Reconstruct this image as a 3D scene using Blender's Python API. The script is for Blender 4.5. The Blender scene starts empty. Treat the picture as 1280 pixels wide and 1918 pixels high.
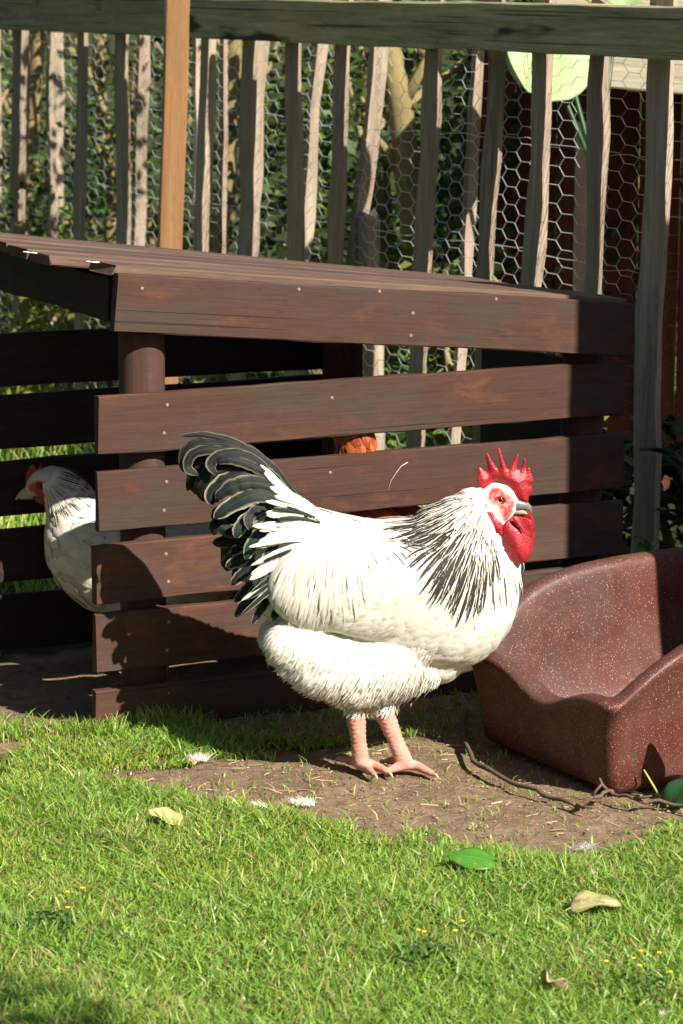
import bpy, bmesh, math, random
import numpy as np
from mathutils import Vector, Matrix, noise
from mathutils.bvhtree import BVHTree

random.seed(7); rng = np.random.default_rng(7)
scn = bpy.context.scene
COL = scn.collection

# ------------------------------------------------------------------ camera, sky, sun, exposure
FPX, CAM_H = 5500.0, 1.455
PITCH, ROLL = math.atan(993 / 5500), 0.006
cam_rot = Matrix.Rotation(math.pi / 2 - PITCH, 3, 'X') @ Matrix.Rotation(ROLL, 3, 'Z')
CAM_O = Vector((0, 0, CAM_H))
cd = bpy.data.cameras.new('camera')
cam = bpy.data.objects.new('camera', cd)
cam.matrix_world = Matrix.Translation(CAM_O) @ cam_rot.to_4x4()
cd.sensor_fit = 'VERTICAL'; cd.sensor_height = 36.0; cd.lens = 36.0 * FPX / 1918
cd.clip_start = 0.1; cd.clip_end = 500
cd.dof.use_dof = True; cd.dof.focus_distance = 5.45; cd.dof.aperture_fstop = cd.lens / 11.0
COL.objects.link(cam); scn.camera = cam

SUN_AZ, SUN_EL = math.radians(49), math.radians(39)
SUN = Vector((math.cos(SUN_EL) * math.cos(SUN_AZ), -math.cos(SUN_EL) * math.sin(SUN_AZ), math.sin(SUN_EL)))
w = bpy.data.worlds.new('World'); scn.world = w; w.use_nodes = True
nt = w.node_tree
sky = nt.nodes.new('ShaderNodeTexSky'); sky.sky_type = 'NISHITA'; sky.sun_disc = False
sky.sun_elevation = SUN_EL; sky.sun_rotation = math.atan2(SUN.x, SUN.y)
nt.nodes['Background'].inputs['Strength'].default_value = 0.05
nt.links.new(sky.outputs[0], nt.nodes['Background'].inputs['Color'])
sl = bpy.data.lights.new('sun', 'SUN'); sl.energy = 5.0; sl.angle = math.radians(0.5); sl.color = (1.0, 0.94, 0.83)
so = bpy.data.objects.new('sun', sl); so.rotation_euler = (-SUN).to_track_quat('-Z', 'Y').to_euler()
so.location = SUN * 20; COL.objects.link(so)
scn.view_settings.view_transform = 'Standard'; scn.view_settings.look = 'None'
scn.view_settings.exposure = 1.0; scn.view_settings.gamma = 1.0; scn.view_settings.use_curve_mapping = False
scn.render.engine = 'CYCLES'; scn.cycles.max_bounces = 6; scn.cycles.diffuse_bounces = 2

# ------------------------------------------------------------------ survey helpers: where a line of sight meets a real plane
def ray(px, py):
    return cam_rot @ Vector(((px - 640) / FPX, -(py - 959) / FPX, -1.0))
def G(px, py, z=0.0):
    d = ray(px, py); return CAM_O + d * ((z - CAM_O.z) / d.z)
def PP(px, py, p, n):
    d = ray(px, py); return CAM_O + d * ((Vector(p) - CAM_O).dot(n) / d.dot(n))
def PY(px, py, Y):
    d = ray(px, py); return CAM_O + d * (Y / d.y)

# ------------------------------------------------------------------ object helpers
def tag(o, label=None, cat=None, group=None, kind=None):
    if label: o['label'] = label
    if cat: o['category'] = cat
    if group: o['group'] = group
    if kind: o['kind'] = kind
    return o
def empty(name, loc=(0, 0, 0), rz=0.0, parent=None):
    o = bpy.data.objects.new(name, None); o.location = loc; o.rotation_euler = (0, 0, rz)
    o.empty_display_size = .05; COL.objects.link(o); o.parent = parent; return o
def link(name, me, mat=None, parent=None, loc=(0, 0, 0), rot=(0, 0, 0), smooth=True):
    o = bpy.data.objects.new(name, me); COL.objects.link(o)
    if mat is not None and not me.materials:
        for m in (mat if isinstance(mat, (list, tuple)) else [mat]): me.materials.append(m)
    o.location = loc; o.rotation_euler = rot; o.parent = parent
    if smooth: me.shade_smooth()
    return o
def mesh(name, v, f):
    me = bpy.data.meshes.new(name); me.from_pydata([tuple(p) for p in v], [], f); me.update(); return me
def set_col(me, cols, attr='Col'):
    a = me.color_attributes.new(attr, 'FLOAT_COLOR', 'POINT')
    c = np.ones((len(me.vertices), 4), np.float32); c[:, :3] = np.asarray(cols)[:, :3]
    a.data.foreach_set('color', c.ravel())
def set_uv(me, uv):
    l = me.uv_layers.new(name='UVMap'); idx = np.empty(len(me.loops), np.int32); me.loops.foreach_get('vertex_index', idx)
    l.data.foreach_set('uv', np.asarray(uv, np.float32)[idx].ravel())

# ------------------------------------------------------------------ material helpers
class Mt:
    def __init__(s, name, rough=.7, spec=.3):
        s.m = bpy.data.materials.new(name); s.m.use_nodes = True; s.nt = s.m.node_tree
        s.b = s.nt.nodes['Principled BSDF']; s.set('Roughness', rough); s.set('Specular IOR Level', spec)
    def set(s, k, v):
        if hasattr(v, 'is_output') or isinstance(v, bpy.types.NodeSocket): s.nt.links.new(v, s.b.inputs[k])
        else: s.b.inputs[k].default_value = v
    def n(s, t, **kw):
        x = s.nt.nodes.new(t)
        for k, v in kw.items(): setattr(x, k, v)
        return x
    def l(s, a, b): s.nt.links.new(a, b)
    def obj(s, scale=(1, 1, 1), rand=True):
        tc = s.n('ShaderNodeTexCoord'); out = tc.outputs['Object']
        if rand:
            oi = s.n('ShaderNodeObjectInfo'); mu = s.n('ShaderNodeMath', operation='MULTIPLY'); mu.inputs[1].default_value = 31.0
            s.l(oi.outputs['Random'], mu.inputs[0]); ad = s.n('ShaderNodeVectorMath', operation='ADD')
            s.l(out, ad.inputs[0]); s.l(mu.outputs[0], ad.inputs[1]); out = ad.outputs[0]
        mp = s.n('ShaderNodeMapping'); mp.inputs['Scale'].default_value = scale; s.l(out, mp.inputs['Vector']); return mp.outputs[0]
    def rand(s): return s.n('ShaderNodeObjectInfo').outputs['Random']
    def uv(s):
        t = s.n('ShaderNodeTexCoord'); x = s.n('ShaderNodeSeparateXYZ'); s.l(t.outputs['UV'], x.inputs[0]); return x.outputs[0], x.outputs[1]
    def attr(s, name='Col'):
        a = s.n('ShaderNodeAttribute', attribute_name=name); return a.outputs['Color']
    def noise(s, vec, scale=5, detail=4, rough=.6, dist=0):
        x = s.n('ShaderNodeTexNoise'); x.inputs['Scale'].default_value = scale; x.inputs['Detail'].default_value = detail
        x.inputs['Roughness'].default_value = rough; x.inputs['Distortion'].default_value = dist
        if vec is not None: s.l(vec, x.inputs['Vector'])
        return x.outputs['Fac']
    def voro(s, vec, scale=5, feature='F1', out='Distance'):
        x = s.n('ShaderNodeTexVoronoi', feature=feature); x.inputs['Scale'].default_value = scale; s.l(vec, x.inputs['Vector']); return x.outputs[out]
    def ramp(s, fac, stops):
        r = s.n('ShaderNodeValToRGB'); e = r.color_ramp.elements
        while len(e) < len(stops): e.new(.5)
        for q, (p, c) in zip(e, stops):
            q.position = p; q.color = (c, c, c, 1) if isinstance(c, (int, float)) else (*c, 1)
        s.l(fac, r.inputs['Fac']); return r.outputs['Color']
    def mix(s, fac, a, b, mode='MIX'):
        x = s.n('ShaderNodeMix', data_type='RGBA', blend_type=mode)
        for sock, v in ((x.inputs[0], fac), (x.inputs[6], a), (x.inputs[7], b)):
            if isinstance(v, bpy.types.NodeSocket): s.l(v, sock)
            elif isinstance(v, (int, float)): sock.default_value = v
            else: sock.default_value = (*v, 1)
        return x.outputs[2]
    def math(s, op, a, b=0.0, clamp=False):
        x = s.n('ShaderNodeMath', operation=op, use_clamp=clamp)
        for i, v in enumerate((a, b)):
            if isinstance(v, bpy.types.NodeSocket): s.l(v, x.inputs[i])
            else: x.inputs[i].default_value = v
        return x.outputs[0]
    def bump(s, h, strength=.3, dist=.002):
        x = s.n('ShaderNodeBump'); x.inputs['Strength'].default_value = strength; x.inputs['Distance'].default_value = dist
        s.l(h, x.inputs['Height']); s.l(x.outputs[0], s.b.inputs['Normal'])
    def translucent(s, col, fac):
        t = s.n('ShaderNodeBsdfTranslucent'); mx = s.n('ShaderNodeMixShader'); mx.inputs[0].default_value = fac
        if isinstance(col, bpy.types.NodeSocket): s.l(col, t.inputs['Color'])
        else: t.inputs['Color'].default_value = (*col, 1)
        out = s.nt.nodes['Material Output']; s.l(s.b.outputs[0], mx.inputs[1]); s.l(t.outputs[0], mx.inputs[2]); s.l(mx.outputs[0], out.inputs['Surface'])

def wood(name, stops, fine=(4, 90, 90), patch=None, tint=None, crack=.35, bump=.35, rough=.75, iso=1.0):
    M = Mt(name, rough, .25)
    g = M.noise(M.obj(fine), 1, 5, .65, .6)
    g2 = M.noise(M.obj((fine[0] * .35, fine[1] * .22, fine[2] * .22)), 1, 4, .6, 1.2)
    c = M.ramp(M.math('ADD', M.math('MULTIPLY', g, .6), M.math('MULTIPLY', g2, .4)), stops)
    if patch:
        pf = M.ramp(M.noise(M.obj((3.5 * iso, 12, 12)), 1, 5, .7, .4), [(patch[1], 0.0), (patch[2], patch[3])]); c = M.mix(pf, c, patch[0])
    if tint:
        pf = M.ramp(M.noise(M.obj((1.6 * iso, 9, 9)), 1, 3, .6), [(tint[1], 0.0), (tint[2], tint[3])]); c = M.mix(pf, c, tint[0])
    cr = M.ramp(M.noise(M.obj((1.1, 150 if fine[0] < fine[1] else 1.1, 150)), 1, 2, .5, .25), [(crack - .09, 1.0), (crack - .045, 0.0)]); c = M.mix(M.math('MULTIPLY', cr, .75), c, (.010, .007, .006))
    pit = M.ramp(M.noise(M.obj((30, 90, 90)), 1, 4, .7), [(.27, .8), (.34, 0.0)]); c = M.mix(pit, c, (.02, .013, .010))
    sc2 = M.ramp(M.noise(M.obj((16, 160, 160)), 1, 5, .75), [(.3, .82), (.7, 1.16)]); c = M.mix(1.0, c, sc2, 'MULTIPLY')
    rs = M.math('ADD', M.math('MULTIPLY', M.rand(), .45), .78)
    c = M.mix(1.0, c, M.ramp(M.rand(), [(0, .78), (1, 1.18)]), 'MULTIPLY')
    M.set('Base Color', c); M.bump(M.math('SUBTRACT', g, M.math('MULTIPLY', cr, .7)), bump, .003); return M.m

W_COOP = wood('stained_brown_wood', [(.3, (.046, .020, .0125)), (.5, (.062, .028, .018)), (.7, (.078, .036, .023))],
              patch=((.125, .048, .024), .52, .70, .75), tint=((.052, .035, .029), .45, .62, .8), crack=.345, iso=2.2)
W_DARK = wood('shade_dark_wood', [(.3, (.014, .009, .007)), (.5, (.024, .015, .012)), (.7, (.036, .023, .018))], crack=.33)  # darker wood; the shade of inner and hidden parts put into its colour
W_ROOF = wood('weathered_brown_boards', [(.3, (.055, .031, .021)), (.5, (.108, .064, .044)), (.7, (.165, .108, .077))],
              patch=((.165, .115, .084), .48, .7, .6), tint=((.10, .062, .048), .46, .66, .6), crack=.37)
W_RAIL = wood('green_grey_rail_wood', [(.34, (.17, .15, .080)), (.5, (.36, .325, .185)), (.66, (.50, .46, .28))],
              fine=(3, 70, 70), patch=((.33, .285, .13), .45, .7, .6), tint=((.022, .018, .015), .555, .62, .92), crack=.43, iso=1.2, bump=.6)
W_PICK = wood('weathered_cleft_chestnut', [(.3, (.20, .15, .11)), (.5, (.37, .29, .215)), (.7, (.50, .41, .32))],
              fine=(3, 60, 60), patch=((.29, .205, .145), .45, .7, .6), tint=((.19, .155, .09), .52, .74, .6), crack=.37, bump=.9)
W_NEW = wood('new_pine', [(.3, (.27, .13, .05)), (.5, (.34, .18, .078)), (.7, (.41, .235, .11))], fine=(2, 40, 40), crack=.26, bump=.12, rough=.55)
W_SHED = wood('red_brown_cladding', [(.3, (.075, .020, .014)), (.5, (.12, .032, .022)), (.7, (.16, .045, .03))], crack=.30)
W_EAVE = wood('faded_eave_board', [(.3, (.22, .20, .14)), (.5, (.34, .31, .22)), (.7, (.44, .40, .30))], crack=.33)

def simple(name, col, rough=.6, spec=.3, var=.25, scale=60, bump=.0):
    M = Mt(name, rough, spec); f = M.noise(M.obj((1, 1, 1)), scale, 4)
    M.set('Base Color', M.mix(f, tuple(c * (1 - var) for c in col), tuple(min(1, c * (1 + var)) for c in col)))
    if bump: M.bump(f, bump, .002)
    return M.m
WIRE = Mt('galvanised_wire', .38, .5); WIRE.set('Base Color', (.72, .73, .72, 1)); WIRE.set('Metallic', .0); WIRE = WIRE.m
SCREW = simple('screw_head', (.22, .165, .12), .5, .4)
DARKHOLE = simple('bark_twig', (.13, .088, .06), .9, .1, .5, 140, .6)

# ------------------------------------------------------------------ geometry helpers
def board_mesh(name, L, Hh, T, n=10, warp=.0015, ch=.0025, rag=.0):
    """a sawn board: length X, height Z, thickness Y, chamfered, slightly warped; centred"""
    off = random.uniform(0, 99); prof = []
    h, t = Hh / 2, T / 2
    prof = [(-t, -h + ch), (-t, h - ch), (-t + ch, h), (t - ch, h), (t, h - ch), (t, -h + ch), (t - ch, -h), (-t + ch, -h)]
    v, f = [], []
    for i in range(n + 1):
        x = -L / 2 + L * i / n
        dz = noise.noise((x * 3 + off, 1.7, 0)) * warp; dy = noise.noise((x * 2 + off, 9.1, 3)) * warp
        for k, (y, z) in enumerate(prof):
            e = noise.noise((x * 23 + off, k * 3.1, 5)) * warp * .7
            ex = (noise.noise((off, y * 90, z * 60)) * rag) if i in (0, n) else 0
            v.append((x + ex, y + dy + (e * .3), z + dz + e))
    for i in range(n):
        for k in range(8):
            a, b = i * 8 + k, i * 8 + (k + 1) % 8; f.append((a, b, b + 8, a + 8))
    f.append(tuple(range(8))); f.append(tuple(n * 8 + k for k in reversed(range(8))))
    me = mesh(name, v, f); return me
def board(name, L, Hh, T, mat, parent=None, loc=(0, 0, 0), rot=(0, 0, 0), **kw):
    o = link(name, board_mesh(name, L, Hh, T, **kw), mat, parent, loc, rot, smooth=False); return o
def tube_mesh(name, pts, radii, sides=8, cap=True, squash=None):
    pts = [Vector(p) for p in pts]; v, f = [], []; up = Vector((0.13, .31, 1)).normalized(); prev = None
    for i, p in enumerate(pts):
        d = (pts[min(i + 1, len(pts) - 1)] - pts[max(i - 1, 0)]).normalized()
        s = d.cross(up)
        if s.length < .1: s = d.cross(Vector((1, 0, 0)))
        s.normalize()
        if prev and s.dot(prev) < 0: s = -s
        prev = s; u = s.cross(d)
        r = radii[i] if hasattr(radii, '__len__') else radii
        for k in range(sides):
            a = 2 * math.pi * k / sides; v.append(p + (s * math.cos(a) + u * math.sin(a)) * r)
    for i in range(len(pts) - 1):
        for k in range(sides):
            a, b = i * sides + k, i * sides + (k + 1) % sides; f.append((a, b, b + sides, a + sides))
    if cap:
        f.append(tuple(reversed(range(sides)))); f.append(tuple((len(pts) - 1) * sides + k for k in range(sides)))
    return mesh(name, v, f)
def spline(pts, n):
    """Catmull-Rom through control points (any dimension)"""
    P = np.asarray(pts, float); P = np.vstack([2 * P[0] - P[1], P, 2 * P[-1] - P[-2]]); out = []
    m = len(P) - 3
    for t in np.linspace(0, m - 1e-6, n):
        i = int(t); u = t - i; a, b, c, d = P[i:i + 4]
        out.append(.5 * ((2 * b) + (c - a) * u + (2 * a - 5 * b + 4 * c - d) * u ** 2 + (3 * b - a - 3 * c + d) * u ** 3))
    return np.array(out)
def inpoly(x, y, poly):
    x = np.asarray(x); y = np.asarray(y); ins = np.zeros(x.shape, bool); n = len(poly)
    for i in range(n):
        x1, y1 = poly[i]; x2, y2 = poly[(i + 1) % n]
        c = ((y1 > y) != (y2 > y)) & (x < (x2 - x1) * (y - y1) / (y2 - y1 + 1e-12) + x1); ins ^= c
    return ins
def vnoise(x, y, s, seed=0):
    """cheap smooth value noise for arrays, ~0..1"""
    r = np.random.default_rng(seed).random((64, 64)); X = np.asarray(x) * s; Y = np.asarray(y) * s
    xi = np.floor(X).astype(int); yi = np.floor(Y).astype(int); fx = X - xi; fy = Y - yi
    fx = fx * fx * (3 - 2 * fx); fy = fy * fy * (3 - 2 * fy); g = lambda a, b: r[a % 64, b % 64]
    return (g(xi, yi) * (1 - fx) + g(xi + 1, yi) * fx) * (1 - fy) + (g(xi, yi + 1) * (1 - fx) + g(xi + 1, yi + 1) * fx) * fy

# ------------------------------------------------------------------ frames of reference
A_C = math.radians(27); C0 = G(183, 1375)
EC = Vector((math.cos(A_C), math.sin(A_C), 0)); NC = Vector((math.sin(A_C), -math.cos(A_C), 0))
def c_loc(px, py, yl=0.0):
    q = PP(px, py, C0 - NC * yl, NC) - C0; return q.dot(EC), q.z
def c_world(x, y, z=0): return C0 + EC * x - NC * y + Vector((0, 0, z))
B_F = math.radians(62); F0 = Vector((.753, 6.47, 0))
EF = Vector((math.cos(B_F), -math.sin(B_F), 0)); NF = Vector((-math.sin(B_F), -math.cos(B_F), 0))
def f_loc(px, py, back=0.0):
    q = PP(px, py, F0 - NF * back, NF) - F0; return q.dot(EF), q.z
def f_world(u, back=0.0, z=0.0): return F0 + EF * u - NF * back + Vector((0, 0, z))

# ------------------------------------------------------------------ ground
DIRT_PX = [(190, 1450), (300, 1425), (400, 1408), (520, 1405), (640, 1400), (650, 1380), (740, 1385), (820, 1375), (880, 1360), (1280, 1360), (1420, 1500), (1290, 1545), (1190, 1580),
           (1130, 1618), (1040, 1608), (900, 1584), (800, 1568), (690, 1556), (600, 1542), (500, 1528), (400, 1508), (300, 1484)]
DIRT = [tuple(G(x, y)[:2]) for x, y in DIRT_PX]
COOP_FLOOR = [tuple(c_world(x, y)[:2]) for x, y in ((-1.2, -.02), (-.15, -.04), (-.03, .01), (.20, -.01), (.28, -.12), (.42, -.22), (.7, -.30), (1.3, -.40), (1.3, .62), (.5, .70), (-1.0, .72))]
def dirtness(x, y):
    jx = (vnoise(x, y, 14, 3) - .5) * .10 + (vnoise(x, y, 45, 5) - .5) * .04; jy = (vnoise(x, y, 14, 4) - .5) * .10 + (vnoise(x, y, 45, 6) - .5) * .04
    d = inpoly(x + jx, y + jy, DIRT) | inpoly(x + jx, y + jy, COOP_FLOOR)
    return d
xs = np.concatenate([[-60, -30, -15, -8, -5, -3.4, -2.4], np.arange(-1.8, 1.8, .022), [1.8, 2.4, 3.4, 5, 8, 15, 30, 60]])
ys = np.concatenate([[-20, -5, 0, 2, 3, 3.5], np.arange(3.7, 7.0, .022), [7.1, 7.4, 7.8, 8.3, 9, 10, 12, 16, 24, 40, 80, 160]])
GX, GY = np.meshgrid(xs, ys); gx, gy = GX.ravel(), GY.ravel()
dm = np.zeros(len(gx))
for k in range(6):
    dm += dirtness(gx + rng.normal(0, .012, len(gx)), gy + rng.normal(0, .012, len(gx)))
dm /= 6
fineband = (np.abs(gx) < 1.8) & (gy > 3.7) & (gy < 7.0)
gz = np.where(fineband, (vnoise(gx, gy, 9, 1) - .5) * .010 + (vnoise(gx, gy, 31, 2) - .5) * .006 + (vnoise(gx, gy, 44, 8) - .5) * .004 * dm, 0) - .004
nx, ny = len(xs), len(ys)
idx = np.arange(nx * ny).reshape(ny, nx)
gf = np.stack([idx[:-1, :-1], idx[:-1, 1:], idx[1:, 1:], idx[1:, :-1]], -1).reshape(-1, 4)
gme = mesh('ground', np.stack([gx, gy, gz], 1), gf.tolist())
set_col(gme, np.stack([dm, dm, dm], 1))
M = Mt('soil_and_turf', .95, .1)
P = M.obj((1, 1, 1), False)
soil = M.ramp(M.noise(P, 28, 8, .75), [(.3, (.10, .066, .042)), (.46, (.27, .185, .118)), (.62, (.36, .255, .165)), (.8, (.44, .33, .225))])
soil = M.mix(M.ramp(M.noise(P, 6, 4, .6), [(.46, 0.0), (.66, .6)]), soil, (.20, .135, .088))
soil = M.mix(M.ramp(M.voro(P, 210), [(.10, .8), (.2, 0.0)]), soil, (.42, .32, .22))
turf = M.ramp(M.noise(P, 40, 5, .7), [(.3, (.018, .026, .008)), (.55, (.045, .058, .016)), (.75, (.095, .085, .038))])
at = M.n('ShaderNodeAttribute', attribute_name='Col')
M.set('Base Color', M.mix(at.outputs['Fac'], turf, soil))
M.bump(M.math('ADD', M.noise(P, 70, 8, .75), M.math('MULTIPLY', M.noise(P, 20, 4), 1.2)), 1.0, .012)
tag(link('ground', gme, M.m), kind='structure')
def ground_z(x, y):
    i = np.clip(np.searchsorted(xs, x) - 1, 0, nx - 2); j = np.clip(np.searchsorted(ys, y) - 1, 0, ny - 2)
    Z = gz.reshape(ny, nx); return Z[j, i]

# ------------------------------------------------------------------ slatted coop
coop = empty('slatted_coop', C0, A_C)
tag(coop, 'low dark brown slatted wooden coop with sloping board roof behind the white rooster', 'coop')
SLATS = [(740, 850, 185), (885, 997, 186), (1022, 1132, 180), (1152, 1262, 180), (1295, 1378, 178)]
screw_me = None
def screw(parent, x, z, y=-.0125):
    global screw_me
    if screw_me is None:
        v = [(0, -.0006, 0)] + [(math.cos(a) * .0034, 0, math.sin(a) * .0034) for a in np.linspace(0, 2 * math.pi, 9)[:-1]] + [(math.cos(a) * .0037, .002, math.sin(a) * .0037) for a in np.linspace(0, 2 * math.pi, 9)[:-1]]
        f = [(0, 1 + (k + 1) % 8, 1 + k) for k in range(8)] + [(1 + k, 1 + (k + 1) % 8, 9 + (k + 1) % 8, 9 + k) for k in range(8)]
        screw_me = mesh('screw', v, f); screw_me.materials.append(SCREW)
    o = bpy.data.objects.new('screw', screw_me); COL.objects.link(o); o.parent = parent; o.location = (x, y, z); return o
LEN_C = 1.205
for i, (t, b, lx) in enumerate(SLATS):
    x0, zt = c_loc(lx, t); _, zb = c_loc(lx, b); zb = max(zb, -.012)
    L = LEN_C - x0; hh = zt - zb
    o = board('front_slat', L, hh, .022, W_COOP, coop, (x0 + L / 2, .011, (zt + zb) / 2), (0, random.uniform(-.002, .002), 0), n=18, warp=.004, rag=.006)
    for px in (305, 318):
        xs_, _z = c_loc(px, t)
    sx = c_loc(312, t)[0] - (x0 + L / 2)
    for dz in (.26, -.22):
        screw(o, sx + random.uniform(-.006, .006), dz * hh, -.0118)
    screw(o, sx + .36 + random.uniform(-.01, .01), .2 * hh, -.0118)
# fascia
tilt = math.atan(.092)
fl = 1.172
fas = board('fascia_board', fl, .112, .024, W_COOP, coop, (.038 + fl / 2, -.004, .849 - .092 * fl / 2), (0, tilt, 0), n=16, warp=.003)
for dx, dz in ((-.535, .03), (.06, .01), (.06, -.035), (-.2, .045), (.25, .048), (-.02, .05)): screw(fas, dx, dz, -.0128)
# roof boards: lie from front to back, the row a little twisted
WR = .66; NB = 6
for k in range(NB):
    bw = WR / NB; yc = .010 + bw * (k + .5); u = (yc) / WR
    zl = .917 * (1 - u) + .934 * u; zr = .806 * (1 - u) + .788 * u
    xl = (.045 if k == 0 else -.045 + random.uniform(-.006, .006)); xr = 1.205
    L = xr - xl; sl_ = (zr - zl) / 1.16
    zc = zl + sl_ * ((xl + xr) / 2 - .04)
    o = board('roof_board', L / math.cos(math.atan(sl_)), bw - .0025, .020, W_ROOF, coop, ((xl + xr) / 2, yc, zc - .010), (math.pi / 2 - .005, -math.atan(sl_) * 1.0, 0), n=14, warp=.003, rag=.012)
    o.rotation_euler = (Matrix.Rotation(-math.atan(sl_), 3, 'Y') @ Matrix.Rotation(math.pi / 2, 3, 'X')).to_euler()
# end rail under the roof's left end, with a ragged lower edge, and inner bearers
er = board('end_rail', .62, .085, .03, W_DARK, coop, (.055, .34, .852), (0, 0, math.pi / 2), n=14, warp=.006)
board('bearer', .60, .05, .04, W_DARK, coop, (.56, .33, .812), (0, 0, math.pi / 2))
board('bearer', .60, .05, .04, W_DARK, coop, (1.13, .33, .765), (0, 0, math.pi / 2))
# round posts
def cyl_post(x, y, r, z):
    pts = [(0, 0, z * i / 8) for i in range(9)]; rr = [r * (1 + .02 * random.uniform(-1, 1)) for _ in pts]
    me = tube_mesh('post', pts, rr, 20); o = link('post', me, W_COOP_V, coop, (x, y, 0)); return o
W_COOP_V = wood('stained_brown_post', [(.3, (.042, .020, .015)), (.5, (.068, .033, .025)), (.7, (.092, .046, .035))], fine=(70, 70, 3), crack=.35)
cyl_post(c_loc(289, 1000)[0] + .005, .022 + .046, .045, .885)
cyl_post(1.14, .022 + .046, .045, .78)
cyl_post(.84, .60, .045, .83)
# rear slats
for zt, zb in ((.716, .603), (.586, .470), (.441, .322), (.294, .178), (.152, .03)):
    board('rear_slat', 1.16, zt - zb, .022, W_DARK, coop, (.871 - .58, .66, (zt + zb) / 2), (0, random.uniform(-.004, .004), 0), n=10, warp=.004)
# right end slats
for zt, zb in ((.655, .56), (.52, .41), (.37, .26), (.23, .12), (.09, -.01)):
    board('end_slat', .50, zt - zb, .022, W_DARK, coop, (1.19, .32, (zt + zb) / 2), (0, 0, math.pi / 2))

# ------------------------------------------------------------------ picket fence
fence = empty('picket_fence', F0, -B_F)
tag(fence, 'old cleft picket fence with a grey top rail and chicken wire behind the coop', 'fence')
# rail (two lengths butted behind the new post)
up = f_loc(330, 80)[0]
for u0, u1 in ((-5.2, up), (up, .9)):
    board('top_rail', u1 - u0 - .003, .117, .04, W_RAIL, fence, ((u0 + u1) / 2, .02, 1.349), (0, 0, 0), n=24, warp=.004, ch=.004)
def picket_mesh(wf, t, L, bend=.022, top='flat'):
    n = 14; off = random.uniform(0, 99); v, f = [], []
    prof = [(-wf / 2, -t * .35), (-wf * .15, -t / 2), (wf / 2, -t * .42), (wf * .46, t * .45), (-wf * .1, t / 2), (-wf / 2, t * .2)]
    for i in range(n + 1):
        z = L * i / n; s = 1 + .22 * noise.noise((off, z * 4, 0)); bx = noise.noise((off, 3, z * 2.2)) * bend; by = noise.noise((off, 7, z * 2)) * bend * .6
        for k, (x, y) in enumerate(prof):
            j = noise.noise((off + k * 5, 1, z * 9)) * .006
            zz = z - ((abs(x) * 1.4 if top == 'point' else x * .3) if i == n else 0)
            v.append((x * s + bx + j, y * s + by + j * .6, zz))
    for i in range(n):
        for k in range(6):
            a, b = i * 6 + k, i * 6 + (k + 1) % 6; f.append((a, b, b + 6, a + 6))
    f.append(tuple(reversed(range(6)))); f.append(tuple(n * 6 + k for k in range(6)))
    me = mesh('picket', v, f)
    # length along local X for the grain: rotate so that X runs up the stake
    me.transform(Matrix(((0, 0, 1, 0), (0, 1, 0, 0), (-1, 0, 0, 0), (0, 0, 0, 1)))); return me
def picket(pa, pb, wpx, tpx, back, ztop=1.44, top='flat'):
    """pa, pb: two sightings of the stake's centre line; wpx, tpx: seen widths of its front and its side"""
    ua, za = f_loc(pa[0], pa[1], back); ub, zb = f_loc(pb[0], pb[1], back)
    sl_ = (ub - ua) / (zb - za); u0 = ub + sl_ * (-.03 - zb)
    sc = FPX / f_world(ua, back).y
    wf = .90 * wpx / (sc * .47); t = max(.016, 1.15 * tpx / (sc * .88))
    L = (ztop + .03) * math.hypot(1, sl_)
    o = link('picket', picket_mesh(wf, t, L, top=top), W_PICK, fence, (u0, back, -.03), (0, 0, 0), smooth=False)
    o.rotation_euler = Matrix(((sl_, 0, -1), (0, 1, 0), (1, 0, sl_))).normalized().to_euler() if abs(sl_) < 1e-6 else (Matrix.Rotation(math.atan(sl_), 3, 'Y') @ Matrix(((0, 0, -1), (0, 1, 0), (1, 0, 0)))).to_euler()
    return o
FRONT = [((-48, 100), (-46, 430), 26, 14), ((38, 100), (37, 430), 25, 15), ((156, 100), (152, 440), 20, 4), ((232, 100), (229, 450), 26, 6), ((389, 110), (381, 465), 20, 15),
         ((471, 110), (456, 470), 26, 8), ((553, 110), (552, 480), 28, 8), ((642, 110), (630, 490), 26, 8), ((812, 110), (792, 505), 30, 8), ((926, 110), (911, 525), 27, 5),
         ((1018, 110), (1000, 540), 28, 14), ((1127, 115), (1110, 550), 28, 12), ((1240, 115), (1207, 1010), 40, 12), ((1350, 115), (1330, 900), 34, 12), ((1450, 115), (1440, 900), 30, 12)]
for pa, pb, wp, tp in FRONT: picket(pa, pb, wp, tp, .058, 1.43 + random.uniform(-.01, .05))
BACKP = [((-10, 100), (-12, 440), 10, 16), ((103, 100), (104, 445), 9, 24), ((265, 100), (256, 460), 10, 20), ((366, 200), (365, 470), 6, 9), ((492, 100), (467, 475), 8, 22),
         ((603, 100), (570, 485), 7, 18), ((710, 100), (668, 495), 10, 26), ((893, 130), (868, 520), 8, 18), ((420, 120), (418, 470), 10, 8)]
for pa, pb, wp, tp in BACKP: picket(pa, pb, wp, tp, .125, 1.42 + random.uniform(-.01, .06))
picket((692, 400), (694, 490), 24, 22, .125, .86, top='point')
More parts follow.
